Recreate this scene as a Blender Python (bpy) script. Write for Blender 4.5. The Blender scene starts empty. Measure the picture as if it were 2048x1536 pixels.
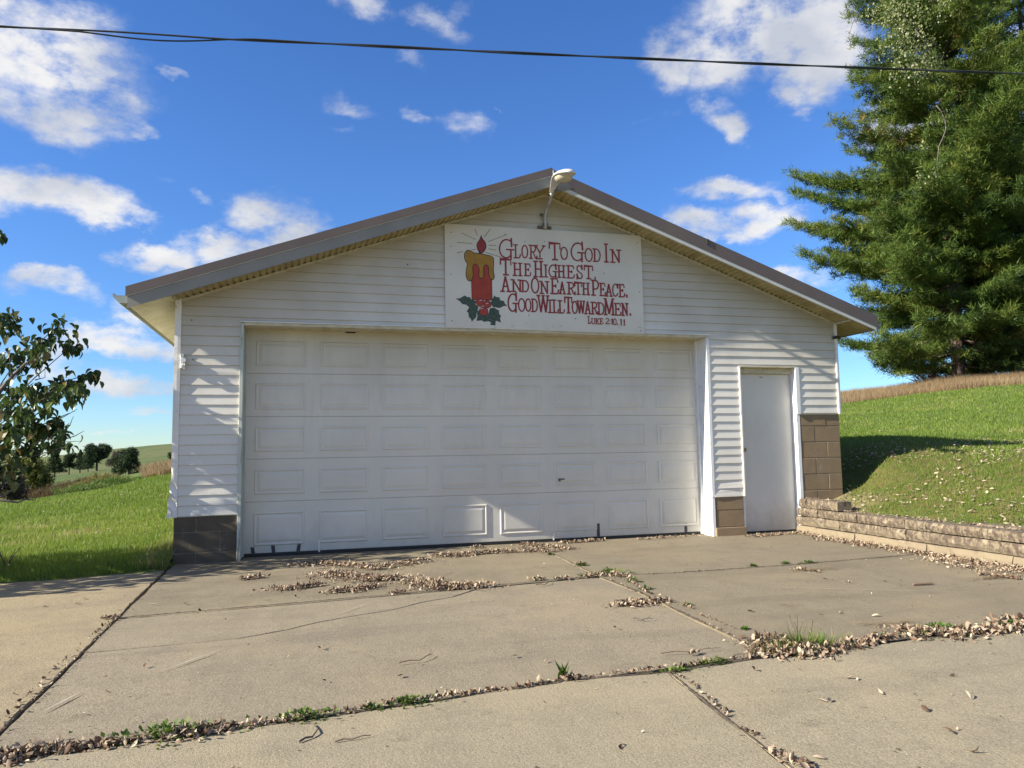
import bpy, math, random
import numpy as np
from mathutils import Vector, Matrix
rng = np.random.default_rng(7)
random.seed(7)
R = math.radians
scene = bpy.context.scene
col = scene.collection

# ------------------------------------------------------------------ camera
CAMX, CAMY, CAMZ = 0.0, -8.1369, 1.0753
cam_r = Vector((0.964207, -0.264668, -0.016006))
cam_u = Vector((-0.008121, -0.089815, 0.995925))
cam_f = Vector((0.265027, 0.960148, 0.08875))
cd_ = bpy.data.cameras.new("camera")
cd_.sensor_width = 36.0
cd_.lens = 26.134
cd_.clip_start = 0.05
cd_.clip_end = 3000
cam = bpy.data.objects.new("camera", cd_)
col.objects.link(cam)
m3 = Matrix((cam_r, cam_u, -cam_f)).transposed()
cam.matrix_world = Matrix.Translation((CAMX, CAMY, CAMZ)) @ m3.to_4x4()
scene.camera = cam

# ------------------------------------------------------------------ light
TOSUN = Vector((-9.2, -1.0, 5.06)).normalized()
SUN_EL = math.asin(TOSUN.z)
sd = bpy.data.lights.new("sun", 'SUN')
sd.energy = 5.0
sd.angle = R(0.55)
sd.color = (1.0, 0.935, 0.79)
sun = bpy.data.objects.new("sun", sd)
col.objects.link(sun)
sun.rotation_euler = (TOSUN).to_track_quat('Z', 'Y').to_euler()

CLOUDS = [(-18.44, 25.41, 6.24, 3.31, -9.32, 1.1), (-13.34, 23.54, 2.21, 2.41, -22.99, 0.8), (-16.29, 22.06, 4.17, 1.55, 0.08, 0.9), (-11.71, 21.7, 1.33, 0.39, -1.26, 0.6), (-17.66, 27.31, 4.11, 1.69, 14.6, 0.9), (-17.82, 17.16, 2.99, 1.42, -2.23, 1.05), (-14.63, 16.7, 2.73, 1.31, -9.12, 1.0), (-12.34, 16.19, 1.78, 0.74, -15.43, 0.85), (-10.03, 18.96, 1.08, 0.27, 2.3, 0.3), (-7.01, 17.7, 1.11, 0.56, -26.51, 0.45), (-9.41, 13.81, 3.26, 1.09, 10.27, 1.0), (-5.25, 15.03, 2.77, 1.04, 19.64, 1.0), (-2.11, 17.03, 2.58, 1.97, -11.61, 1.0), (-6.25, 13.2, 4.12, 0.87, 14.18, 0.7), (-15.91, 11.02, 2.74, 0.85, -0.5, 0.95), (-14.44, 10.49, 1.62, 0.53, 4.77, 0.5), (-12.46, 9.57, 1.52, 0.75, -1.77, 0.9), (-13.17, 8.06, 5.3, 0.88, 0.68, 1.0), (-12.88, 8.42, 5.98, 0.47, 0.76, 0.6), (-17.74, 7.29, 2.8, 0.9, 3.47, 0.8), (-16.32, 6.23, 2.29, 0.92, -3.23, 0.8), (-12.34, 5.21, 2.79, 1.09, 1.57, 1.0), (-9.69, 4.93, 2.91, 0.91, 1.17, 0.8), (-10.9, 2.97, 1.73, 0.31, 0.4, 0.75), (-12.85, 2.07, 1.82, 0.2, 0.04, 0.55), (-14.73, 1.04, 1.76, 0.33, -0.47, 0.5), (-18.97, 11.34, 0.53, 0.32, 6.52, 0.2), (4.55, 31.47, 1.79, 1.12, -14.4, 0.75), (2.6, 31.92, 1.27, 0.63, -13.21, 0.5), (9.29, 30.96, 2.53, 1.03, -16.93, 0.62), (10.9, 31.47, 1.38, 0.78, 1.12, 0.4), (8.47, 28.07, 1.37, 0.6, -16.86, 0.35), (3.02, 25.38, 1.88, 0.68, -10.56, 0.55), (2.64, 23.78, 1.22, 0.31, -0.79, 0.38), (8.45, 24.75, 1.5, 0.62, -3.04, 0.62), (11.82, 24.65, 1.61, 0.87, -18.85, 0.55), (13.83, 25.61, 0.36, 0.2, -0.26, 0.4), (28.31, 27.22, 2.33, 2.16, 2.08, 1.0), (31.36, 27.5, 3.53, 2.46, 0.31, 1.05), (36.17, 28.64, 5.17, 2.78, -12.59, 1.15), (39.17, 26.25, 2.49, 2.74, -22.12, 1.1), (37.68, 24.32, 1.57, 1.28, -10.84, 0.8), (40.95, 27.73, 2.63, 2.72, -14.13, 1.0), (31.91, 23.52, 1.99, 1.38, -22.4, 1.0), (26.63, 23.74, 2.42, 0.48, 3.72, 0.3), (32.07, 18.89, 2.88, 0.84, -1.89, 0.92), (35.27, 18.34, 1.2, 0.4, -27.45, 0.6), (30.14, 16.77, 2.83, 0.92, -15.66, 0.8), (33.77, 16.6, 3.18, 1.34, -3.75, 1.0), (36.25, 17.01, 1.5, 0.75, -17.72, 0.7), (36.37, 12.43, 1.98, 0.64, -5.9, 0.8), (38.37, 11.71, 1.93, 0.77, -6.09, 0.8), (33.48, 10.16, 1.04, 0.44, -4.35, 0.3), (47.58, 6.38, 3.21, 0.59, -5.26, 0.4), (40.73, 6.94, 1.87, 0.42, -4.4, 0.25), (-9.73, 26.12, 0.63, 0.26, -16.15, 0.4), (45.88, 20.85, 3.29, 2.81, -13.44, 0.9), (52.75, 22.99, 3.51, 2.82, -18.36, 0.9)]

world = bpy.data.worlds.new("World")
scene.world = world
world.use_nodes = True
try:
    world.cycles.sampling_method = 'MANUAL'
    world.cycles.sample_map_resolution = 512
except Exception:
    pass
SKY_STRENGTH = 0.065

def build_world():
    nt = world.node_tree
    nt.nodes.clear()
    N = nt.nodes.new
    Lk = nt.links.new
    out = N('ShaderNodeOutputWorld')
    bg = N('ShaderNodeBackground')
    bg.inputs['Strength'].default_value = SKY_STRENGTH
    Lk(bg.outputs[0], out.inputs[0])
    sky = N('ShaderNodeTexSky')
    sky.sky_type = 'NISHITA'
    sky.sun_disc = False
    sky.sun_elevation = SUN_EL
    # Blender: rotation 0 puts the sun at +Y, positive turns towards +X
    sky.sun_rotation = math.atan2(TOSUN.x, TOSUN.y)
    sky.altitude = 250
    sky.air_density = 1.0
    sky.dust_density = 0.0
    sky.ozone_density = 3.0
    hsv = N('ShaderNodeHueSaturation')
    hsv.inputs['Saturation'].default_value = SKY_SAT
    hsv.inputs['Value'].default_value = SKY_VAL
    Lk(sky.outputs[0], hsv.inputs['Color'])
    wb = N('ShaderNodeVectorMath'); wb.operation = 'MULTIPLY'
    Lk(hsv.outputs[0], wb.inputs[0])
    tc = N('ShaderNodeTexCoord')
    sep = N('ShaderNodeSeparateXYZ')
    Lk(tc.outputs['Generated'], sep.inputs[0])

    def math_(op, a, b=None, c=None, clamp=False):
        n = N('ShaderNodeMath'); n.operation = op; n.use_clamp = clamp
        for i, v in enumerate((a, b, c)):
            if v is None: continue
            if isinstance(v, (int, float)): n.inputs[i].default_value = v
            else: Lk(v, n.inputs[i])
        return n.outputs[0]
    az = math_('MULTIPLY', math_('ARCTAN2', sep.outputs[0], sep.outputs[1]), 180 / math.pi)
    el = math_('MULTIPLY', math_('ARCSINE', sep.outputs[2]), 180 / math.pi)
    # clear autumn air: the band near the horizon stays blue
    hm = N('ShaderNodeMapRange'); hm.interpolation_type = 'SMOOTHSTEP'
    hm.inputs['From Min'].default_value = 0; hm.inputs['From Max'].default_value = 24
    Lk(el, hm.inputs['Value'])
    hx = N('ShaderNodeMix'); hx.data_type = 'RGBA'
    Lk(hm.outputs[0], hx.inputs['Factor']); hx.inputs['A'].default_value = (.66, .85, 1.12, 1); hx.inputs['B'].default_value = (*SKY_TINT, 1)
    Lk(hx.outputs['Result'], wb.inputs[1])
    cmb = N('ShaderNodeCombineXYZ')
    Lk(az, cmb.inputs[0]); Lk(el, cmb.inputs[1])
    # fractal noise on the direction
    def noise(scale, detail, rough, w=0.0, src=tc.outputs['Generated']):
        n = N('ShaderNodeTexNoise'); n.noise_dimensions = '3D'
        n.inputs['Scale'].default_value = scale
        n.inputs['Detail'].default_value = detail
        n.inputs['Roughness'].default_value = rough
        mp = N('ShaderNodeMapping')
        mp.inputs['Location'].default_value = (w, w * 1.7, w * .3)
        mp.inputs['Scale'].default_value = (1, 1, 1.7)
        Lk(src, mp.inputs[0]); Lk(mp.outputs[0], n.inputs['Vector'])
        return n
    warp = noise(8.0, 7, .60, 3.1)
    w1 = N('ShaderNodeVectorMath'); w1.operation = 'SUBTRACT'
    Lk(warp.outputs['Color'], w1.inputs[0]); w1.inputs[1].default_value = (.5, .5, .5)
    w2 = N('ShaderNodeVectorMath'); w2.operation = 'MULTIPLY_ADD'
    Lk(w1.outputs[0], w2.inputs[0]); w2.inputs[1].default_value = (9.0, 5.5, 0)
    Lk(cmb.outputs[0], w2.inputs[2])
    P = w2.outputs[0]
    acc = None
    for (a, e, rx, ry, rot, s) in CLOUDS:
        sb = N('ShaderNodeVectorMath'); sb.operation = 'SUBTRACT'
        Lk(P, sb.inputs[0]); sb.inputs[1].default_value = (a, e, 0)
        mp = N('ShaderNodeMapping'); mp.vector_type = 'TEXTURE'
        # TEXTURE mapping = inverse transform: unrotate then divide by scale
        k = math.cos(R(e))
        mp.inputs['Rotation'].default_value = (0, 0, R(rot))
        mp.inputs['Scale'].default_value = (rx / 1.0 , ry, 1)
        sc = N('ShaderNodeVectorMath'); sc.operation = 'MULTIPLY'
        Lk(sb.outputs[0], sc.inputs[0]); sc.inputs[1].default_value = (k, 1, 0)
        Lk(sc.outputs[0], mp.inputs[0])
        ln = N('ShaderNodeVectorMath'); ln.operation = 'LENGTH'
        Lk(mp.outputs[0], ln.inputs[0])
        mr = N('ShaderNodeMapRange'); mr.interpolation_type = 'SMOOTHSTEP'
        mr.inputs['From Min'].default_value = 0.25
        mr.inputs['From Max'].default_value = 1.55
        mr.inputs['To Min'].default_value = s
        mr.inputs['To Max'].default_value = 0.0
        Lk(ln.outputs[1], mr.inputs['Value'])
        acc = mr.outputs[0] if acc is None else math_('MAXIMUM', acc, mr.outputs[0])
    # scattered cumulus carries on out of view, cover raised to whiten the ambient light
    dotv = N('ShaderNodeVectorMath'); dotv.operation = 'DOT_PRODUCT'
    Lk(tc.outputs['Generated'], dotv.inputs[0]); dotv.inputs[1].default_value = (0.265, 0.93, 0.25)
    mo = N('ShaderNodeMapRange'); mo.interpolation_type = 'SMOOTHSTEP'
    mo.inputs['From Min'].default_value = 0.72; mo.inputs['From Max'].default_value = 0.5
    mo.inputs['To Min'].default_value = 0; mo.inputs['To Max'].default_value = 1
    Lk(dotv.outputs['Value'], mo.inputs['Value'])
    big = noise(2.6, 3, .5, 8.3)
    bg_ = N('ShaderNodeMapRange'); bg_.inputs['From Min'].default_value = .44; bg_.inputs['From Max'].default_value = .60
    Lk(big.outputs['Fac'], bg_.inputs['Value'])
    acc = math_('MAXIMUM', acc, math_('MULTIPLY', mo.outputs[0], bg_.outputs[0]))
    fine = noise(17.0, 7, .62, 1.3)
    f2 = N('ShaderNodeMapRange')
    f2.inputs['From Min'].default_value = 0.28; f2.inputs['From Max'].default_value = 0.72
    f2.inputs['To Min'].default_value = 0.22; f2.inputs['To Max'].default_value = 1.45
    Lk(fine.outputs['Fac'], f2.inputs['Value'])
    dens = math_('MULTIPLY', acc, f2.outputs[0])
    al = N('ShaderNodeMapRange'); al.interpolation_type = 'SMOOTHSTEP'
    al.inputs['From Min'].default_value = 0.10; al.inputs['From Max'].default_value = 1.0
    Lk(dens, al.inputs['Value'])
    alpha = math_('MULTIPLY', al.outputs[0], 0.96)
    # cloud body: bright white with soft grey bellies
    sh = noise(5.5, 5, .55, 5.5)
    cr = N('ShaderNodeValToRGB')
    cr.color_ramp.elements[0].position = .38; cr.color_ramp.elements[0].color = (.62, .66, .75, 1)
    cr.color_ramp.elements[1].position = .57; cr.color_ramp.elements[1].color = (1.0, .99, .98, 1)
    Lk(sh.outputs['Fac'], cr.inputs[0])
    cs = N('ShaderNodeVectorMath'); cs.operation = 'SCALE'
    Lk(cr.outputs[0], cs.inputs[0]); cs.inputs['Scale'].default_value = CLOUD_LUM / SKY_STRENGTH
    mx = N('ShaderNodeMix'); mx.data_type = 'RGBA'
    Lk(alpha, mx.inputs['Factor']); Lk(wb.outputs[0], mx.inputs['A']); Lk(cs.outputs[0], mx.inputs['B'])
    Lk(mx.outputs['Result'], bg.inputs['Color'])
SKY_SAT, SKY_VAL, CLOUD_LUM = 1.2, 1.0, 0.38
SKY_TINT = (.97, 1.0, 1.26)
build_world()
vs = scene.view_settings
vs.view_transform = 'Standard'
vs.look = 'None'
vs.exposure = 1.30
vs.gamma = 1
vs.use_curve_mapping = False
scene.cycles.max_bounces = 6
scene.cycles.transparent_max_bounces = 8

# ------------------------------------------------------------------ helpers
def link(o, parent=None):
    col.objects.link(o)
    if parent is not None: o.parent = parent
    return o
def tag(o, label=None, cat=None, group=None, kind=None):
    if label: o['label'] = label
    if cat: o['category'] = cat
    if group: o['group'] = group
    if kind: o['kind'] = kind
    return o
def empty(name, loc, label, cat, group=None, rz=0.0):
    o = bpy.data.objects.new(name, None)
    o.location = loc; o.rotation_euler = (0, 0, rz); o.empty_display_size = .1
    link(o); tag(o, label, cat, group)
    return o
class MB:
    """collects faces; build() links them as one mesh object"""
    def __init__(s): s.v = []; s.f = []; s.mi = []
    def add(s, vs_, fs, mi=0):
        b = len(s.v); s.v += [tuple(v) for v in vs_]; s.f += [tuple(b + i for i in f) for f in fs]; s.mi += [mi] * len(fs); return s
    def box(s, x0, x1, y0, y1, z0, z1, mi=0, bev=0.0):
        if bev <= 0:
            vs_ = [(x, y, z) for x in (x0, x1) for y in (y0, y1) for z in (z0, z1)]
            return s.add(vs_, [(0, 1, 3, 2), (4, 6, 7, 5), (0, 4, 5, 1), (2, 3, 7, 6), (0, 2, 6, 4), (1, 5, 7, 3)], mi)
        b = bev
        # chamfered box
        V = []; idx = {}
        for sx, X in ((0, (x0, x1)),):
            pass
        import itertools
        for i, j, k in itertools.product((0, 1), repeat=3):
            X = (x0, x1)[i]; Y = (y0, y1)[j]; Z = (z0, z1)[k]
            dx = b if i == 0 else -b; dy = b if j == 0 else -b; dz = b if k == 0 else -b
            idx[(i, j, k, 'x')] = len(V); V.append((X, Y + dy, Z + dz))
            idx[(i, j, k, 'y')] = len(V); V.append((X + dx, Y, Z + dz))
            idx[(i, j, k, 'z')] = len(V); V.append((X + dx, Y + dy, Z))
        F = []
        def q(*k): F.append(tuple(idx[a] for a in k))
        for i in (0, 1):
            q((i, 0, 0, 'x'), (i, 0, 1, 'x'), (i, 1, 1, 'x'), (i, 1, 0, 'x'))
            q((0, i, 0, 'y'), (1, i, 0, 'y'), (1, i, 1, 'y'), (0, i, 1, 'y'))
            q((0, 0, i, 'z'), (0, 1, i, 'z'), (1, 1, i, 'z'), (1, 0, i, 'z'))
        for j in (0, 1):
            for k in (0, 1):
                q((0, j, k, 'y'), (1, j, k, 'y'), (1, j, k, 'z'), (0, j, k, 'z'))
                q((j, 0, k, 'x'), (j, 1, k, 'x'), (j, 1, k, 'z'), (j, 0, k, 'z'))
                q((j, k, 0, 'x'), (j, k, 1, 'x'), (j, k, 1, 'y'), (j, k, 0, 'y'))
        for i, j, k in itertools.product((0, 1), repeat=3):
            q((i, j, k, 'x'), (i, j, k, 'y'), (i, j, k, 'z'))
        return s.add(V, F, mi)
    def tube(s, pts, rad, n=8, mi=0, cap=True):
        pts = [Vector(p) for p in pts]
        if not hasattr(rad, '__len__'): rad = [rad] * len(pts)
        rings = []; prev = None
        for i, p in enumerate(pts):
            a = pts[max(0, i - 1)]; b = pts[min(len(pts) - 1, i + 1)]
            d = (b - a).normalized()
            if prev is None:
                up = Vector((0, 0, 1)) if abs(d.z) < .9 else Vector((1, 0, 0))
                e1 = d.cross(up).normalized()
            else:
                e1 = (prev - d * prev.dot(d)).normalized()
            prev = e1; e2 = d.cross(e1)
            rings.append([p + (e1 * math.cos(2 * math.pi * k / n) + e2 * math.sin(2 * math.pi * k / n)) * rad[i] for k in range(n)])
        V = [v for r in rings for v in r]; F = []
        for i in range(len(rings) - 1):
            for k in range(n):
                a = i * n + k; b = i * n + (k + 1) % n
                F.append((a, b, b + n, a + n))
        if cap: F.append(tuple(range(n - 1, -1, -1))); F.append(tuple((len(rings) - 1) * n + k for k in range(n)))
        return s.add(V, F, mi)
    def build(s, name, mat, parent=None, smooth=False, fix=False):
        me = bpy.data.meshes.new(name)
        me.from_pydata(s.v, [], s.f)
        for m in (mat if isinstance(mat, (list, tuple)) else [mat]): me.materials.append(m)
        if any(s.mi): me.polygons.foreach_set('material_index', s.mi)
        if fix:
            import bmesh
            bm = bmesh.new(); bm.from_mesh(me); bmesh.ops.recalc_face_normals(bm, faces=bm.faces); bm.to_mesh(me); bm.free()
        if smooth: me.polygons.foreach_set('use_smooth', [True] * len(me.polygons))
        me.update()
        return link(bpy.data.objects.new(name, me), parent)
def soup(name, V, nper, mat, parent=None, rnd=None, smooth=False, faces=None):
    """V: (F*nper,3) unshared corner points (or shared with faces (F,nper))"""
    V = np.asarray(V, dtype=np.float32).reshape(-1, 3)
    if faces is None:
        nf = len(V) // nper; li = np.arange(nf * nper, dtype=np.int32)
    else:
        faces = np.asarray(faces, dtype=np.int32); nf = len(faces); li = faces.reshape(-1)
    me = bpy.data.meshes.new(name)
    me.vertices.add(len(V)); me.vertices.foreach_set('co', V.reshape(-1))
    me.loops.add(nf * nper); me.loops.foreach_set('vertex_index', li)
    me.polygons.add(nf)
    me.polygons.foreach_set('loop_start', np.arange(0, nf * nper, nper, dtype=np.int32))
    me.polygons.foreach_set('loop_total', np.full(nf, nper, dtype=np.int32))
    if smooth: me.polygons.foreach_set('use_smooth', np.ones(nf, dtype=bool))
    me.materials.append(mat)
    if rnd is not None:
        at = me.attributes.new('rnd', 'FLOAT', 'FACE'); at.data.foreach_set('value', np.asarray(rnd, dtype=np.float32))
    me.update(calc_edges=True)
    return link(bpy.data.objects.new(name, me), parent)

# ------------------------------------------------------------------ materials
class NT:
    def __init__(s, name):
        s.m = bpy.data.materials.new(name); s.m.use_nodes = True
        s.t = s.m.node_tree; s.b = s.t.nodes['Principled BSDF']; s.out = s.t.nodes['Material Output']
        s.co = None
    def n(s, t, **kw):
        x = s.t.nodes.new(t)
        for k, v in kw.items(): setattr(x, k, v)
        return x
    def l(s, a, b): s.t.links.new(a, b)
    def coord(s):
        if s.co is None:
            g = s.n('ShaderNodeNewGeometry'); s.co = g.outputs['Position']
        return s.co
    def noise(s, scale, detail=4, rough=.55, stretch=(1, 1, 1), off=0, dist=0):
        mp = s.n('ShaderNodeMapping'); mp.inputs['Scale'].default_value = stretch; mp.inputs['Location'].default_value = (off, off * 1.3, off * .7)
        s.l(s.coord(), mp.inputs[0])
        x = s.n('ShaderNodeTexNoise'); x.inputs['Scale'].default_value = scale; x.inputs['Detail'].default_value = detail; x.inputs['Roughness'].default_value = rough
        x.inputs['Distortion'].default_value = dist
        s.l(mp.outputs[0], x.inputs['Vector']); return x.outputs['Fac']
    def ramp(s, fac, stops):
        r = s.n('ShaderNodeValToRGB'); e = r.color_ramp.elements
        while len(e) > 1: e.remove(e[-1])
        e[0].position = stops[0][0]; e[0].color = (*stops[0][1], 1) if len(stops[0][1]) == 3 else stops[0][1]
        for p, c in stops[1:]:
            q = e.new(p); q.color = (*c, 1)
        s.l(fac, r.inputs[0]); return r.outputs[0]
    def mr(s, v, a, b, c=0, d=1):
        x = s.n('ShaderNodeMapRange'); x.inputs[1].default_value = a; x.inputs[2].default_value = b; x.inputs[3].default_value = c; x.inputs[4].default_value = d
        s.l(v, x.inputs[0]); return x.outputs[0]
    def mix(s, f, a, b, mode='MIX'):
        x = s.n('ShaderNodeMix', data_type='RGBA', blend_type=mode)
        for k, v in (('Factor', f), ('A', a), ('B', b)):
            if isinstance(v, (int, float)): x.inputs[k].default_value = v
            elif isinstance(v, tuple): x.inputs[k].default_value = (*v, 1)
            else: s.l(v, x.inputs[k])
        return x.outputs['Result']
    def math(s, op, a, b=0.0):
        x = s.n('ShaderNodeMath', operation=op)
        for i, v in enumerate((a, b)):
            if isinstance(v, (int, float)): x.inputs[i].default_value = v
            else: s.l(v, x.inputs[i])
        return x.outputs[0]
    def attr(s, name):
        x = s.n('ShaderNodeAttribute', attribute_name=name); return x.outputs['Fac']
    def objrand(s): return s.n('ShaderNodeObjectInfo').outputs['Random']
    def axis(s, i):
        x = s.n('ShaderNodeSeparateXYZ'); s.l(s.coord(), x.inputs[0]); return x.outputs[i]
    def color(s, c):
        if isinstance(c, tuple): s.b.inputs['Base Color'].default_value = (*c, 1)
        else: s.l(c, s.b.inputs['Base Color'])
        return s
    def rough(s, r):
        if isinstance(r, (int, float)): s.b.inputs['Roughness'].default_value = r
        else: s.l(r, s.b.inputs['Roughness'])
        return s
    def metal(s, v): s.b.inputs['Metallic'].default_value = v; return s
    def spec(s, v): s.b.inputs['Specular IOR Level'].default_value = v; return s
    def bump(s, h, strength=.3, dist=.01):
        x = s.n('ShaderNodeBump'); x.inputs['Strength'].default_value = strength; x.inputs['Distance'].default_value = dist
        s.l(h, x.inputs['Height']); s.l(x.outputs[0], s.b.inputs['Normal']); return s
def leafmat(name, stops, trans=.35, rough=.6, attr='rnd', extra=None):
    t = NT(name)
    f = t.attr(attr) if attr else t.objrand()
    c = t.ramp(f, stops)
    if extra: c = extra(t, c)
    t.color(c).rough(rough).spec(.3)
    tr = t.n('ShaderNodeBsdfTranslucent'); t.l(c, tr.inputs['Color'])
    mx = t.n('ShaderNodeMixShader'); mx.inputs[0].default_value = trans
    t.l(t.b.outputs[0], mx.inputs[1]); t.l(tr.outputs[0], mx.inputs[2]); t.l(mx.outputs[0], t.out.inputs[0])
    return t.m
def simple(name, c, r=.6, metal=0, nscale=8, amt=.12, bump=0, bscale=60):
    t = NT(name)
    n = t.noise(nscale, 5)
    d = tuple(x * (1 - amt) for x in c); e = tuple(min(1, x * (1 + amt)) for x in c)
    t.color(t.ramp(n, [(.3, d), (.7, e)])).rough(r).metal(metal)
    if bump: t.bump(t.noise(bscale, 4), bump, .004)
    return t.m

M = {}
# vinyl siding, weathered white with a yellow-brown grime under the rake and streaks
t = NT('vinyl_siding')
a = t.noise(1.3, 5, .6); b = t.noise(14, 5, .65, (1, 1, .5), 3); g = t.noise(70, 3, .6, (1, 1, .3), 9)
c = t.mix(t.mr(a, .35, .7), (.73, .695, .62), (.65, .61, .535))
# grime collects high on the gable, where rain never washes it
zz = t.axis(2); xx = t.axis(0)
rk = t.math('ADD', zz, t.math('MULTIPLY', t.math('ABSOLUTE', t.math('SUBTRACT', xx, 2.675)), .358))
rk = t.math('ADD', rk, t.math('MULTIPLY', t.math('SUBTRACT', a, .5), .9))
c = t.mix(t.mr(rk, 2.9, 4.1, 0, .9), c, (.38, .325, .225))
c = t.mix(t.mr(b, .62, .78, 0, .30), c, (.42, .38, .31))
c = t.mix(t.mr(g, .72, .80, 0, .45), c, (.30, .26, .22))
# a line of dirt sits along the lip of every lap
fr = t.math('FRACT', t.math('DIVIDE', t.math('SUBTRACT', 2.5, zz), .1016))
ln = t.math('MULTIPLY', t.mr(fr, .90, .97, 0, 1), t.mr(t.noise(3.0, 5, .7, (1, 1, .4), 61), .38, .62, .15, .85))
c = t.mix(t.math('MULTIPLY', ln, t.mr(rk, 2.2, 3.4, .25, .8)), c, (.26, .215, .15))
t.color(c).rough(.42).bump(t.noise(9, 3, .5, (.3, 1, 1)), .12, .01)
M['siding'] = t.m
t = NT('white_trim')
a = t.noise(5, 5, .6); g = t.noise(30, 5, .7, (1, 1, .25), 2)
c = t.mix(t.mr(a, .4, .7), (.80, .76, .71), (.70, .67, .61))
c = t.mix(t.mr(g, .60, .68, 0, .75), c, (.36, .33, .27))
t.color(c).rough(.5).bump(g, .15, .004)
M['trim'] = t.m
t = NT('peeling_white_wood')
a = t.noise(4, 5, .6); g = t.noise(34, 6, .7, (1, 1, .18), 2)
c = t.mix(t.mr(a, .4, .7), (.80, .80, .79), (.70, .70, .68))
c = t.mix(t.mr(g, .60, .64, 0, .8), c, (.40, .37, .32))
t.color(c).rough(.65).bump(t.mr(g, .58, .66, 1, 0), .5, .004)
M['wood'] = t.m
t = NT('green_grey_jamb')
g = t.noise(22, 6, .7, (1, 1, .12), 2)
c = t.mix(t.mr(g, .52, .66), (.50, .53, .46), (.22, .20, .16))
t.color(c).rough(.7).bump(g, .3, .004)
M['jamb_old'] = t.m
t = NT('header_yellowed')
g = t.noise(10, 6, .7, (1, 1, 3), 2)
t.color(t.ramp(g, [(.3, (.36, .31, .19)), (.55, (.55, .50, .36)), (.8, (.62, .58, .45))])).rough(.6)
M['header'] = t.m
t = NT('garage_door_paint')
a = t.noise(1.1, 5, .6); b = t.noise(3, 6, .7, (1, 1, .25), 4); sp = t.noise(90, 3, .5, (1, 1, 1), 7)
c = t.mix(t.mr(a, .3, .7), (.71, .665, .57), (.61, .57, .49))
c = t.mix(t.mr(t.math('ADD', t.axis(2), t.math('MULTIPLY', t.math('SUBTRACT', b, .5), 1.4)), 1.6, 2.7, 0, .8), c, (.47, .42, .315))
c = t.mix(t.mr(b, .58, .75, 0, .25), c, (.46, .45, .42))
c = t.mix(t.mr(sp, .74, .78, 0, .4), c, (.3, .26, .22))
low = t.math('ADD', t.axis(2), t.math('MULTIPLY', t.math('SUBTRACT', t.noise(9, 5, .65, (1, 1, .6), 13), .5), .5))
c = t.mix(t.mr(low, .30, .02, 0, .35), c, (.36, .34, .30))
t.color(c).rough(.38).bump(t.noise(5, 2, .5), .08, .02)
M['gdoor'] = t.m
t = NT('side_door_paint')
a = t.noise(2, 5, .6); b = t.noise(8, 6, .7, (1, 1, .3), 4)
c = t.mix(t.mr(a, .3, .7), (.68, .64, .565), (.60, .56, .495))
c = t.mix(t.mr(b, .6, .75, 0, .3), c, (.42, .41, .38))
low = t.math('ADD', t.axis(2), t.math('MULTIPLY', t.math('SUBTRACT', t.noise(9, 5, .65, (1, 1, .6), 13), .5), .6))
c = t.mix(t.mr(low, .40, .02, 0, .5), c, (.33, .29, .25))
t.color(c).rough(.4)
M['sdoor'] = t.m
def blockmat(name, c0, c1, sp):
    t = NT(name)
    a = t.noise(5, 6, .68); b = t.noise(120, 4, .6); w = t.noise(5.5, 6, .65, (1, 1, .45), 6)
    c = t.mix(t.mr(a, .3, .7), c0, c1)
    c = t.mix(t.mr(t.objrand(), 0, 1, 0, .35), c, sp)
    c = t.mix(t.mr(w, .62, .72, 0, .4), c, (.33, .31, .28))
    c = t.mix(t.mr(b, .5, .8, 0, .5), c, tuple(x * .45 for x in c0))
    t.color(c).rough(.92).bump(b, .6, .006)
    return t.m
M['block'] = blockmat('concrete_block', (.278, .197, .110), (.197, .140, .084), (.246, .175, .100))
M['block_stained_shaded'] = blockmat('stained_shaded_concrete_block', (.135, .105, .070), (.085, .068, .048), (.11, .085, .058))  # left pier blocks: dark stain plus tree shade worked into the colour
M['mortar'] = simple('mortar', (.22, .175, .12), .9, 0, 20, .2, .3)
t = NT('retaining_block')
a = t.noise(4, 5, .6); b = t.noise(26, 6, .72, (1, 1, .55), 3); f = t.noise(140, 3)
c = t.mix(t.mr(a, .3, .7), (.215, .17, .11), (.15, .118, .078))
zb = t.math('ADD', t.axis(2), t.math('MULTIPLY', t.math('SUBTRACT', t.noise(1.6, 3), .5), .35))
lich = t.math('MULTIPLY', t.mr(b, .44, .54), t.mr(zb, .06, .16))
c = t.mix(t.math('MULTIPLY', lich, .8), c, (.060, .040, .033))
c = t.mix(t.math('MULTIPLY', t.mr(t.noise(17, 5, .7, (1, 1, .5), 9), .56, .62), t.mr(zb, .06, .16)), c, (.26, .215, .15))
c = t.mix(t.mr(t.axis(2), .10, .085, 0, .55), c, (.26, .205, .135))
t.color(c).rough(.95).bump(t.math('ADD', b, t.math('MULTIPLY', f, .5)), .8, .012)
M['rblock'] = t.m
t = NT('brown_metal')
a = t.noise(2, 4)
t.color(t.mix(t.mr(a, .3, .7), (.130, .098, .082), (.100, .076, .066))).rough(.42).metal(.0)
M['brown'] = t.m
M['fascia'] = simple('grey_fascia', (.235, .22, .19), .45, 0, 3, .1)
M['fascia_white'] = simple('white_fascia_lip', (.50, .50, .47), .45, 0, 3, .08)
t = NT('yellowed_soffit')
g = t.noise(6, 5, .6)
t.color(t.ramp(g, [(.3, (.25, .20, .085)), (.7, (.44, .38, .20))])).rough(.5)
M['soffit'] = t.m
t = NT('cream_soffit')
g = t.noise(5, 5, .6)
t.color(t.ramp(g, [(.3, (.50, .46, .30)), (.7, (.68, .65, .50))])).rough(.5)
M['soffit2'] = t.m
M['plate'] = simple('ridge_plate_metal', (.11, .11, .10), .6, 0, 8, .2)
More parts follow.
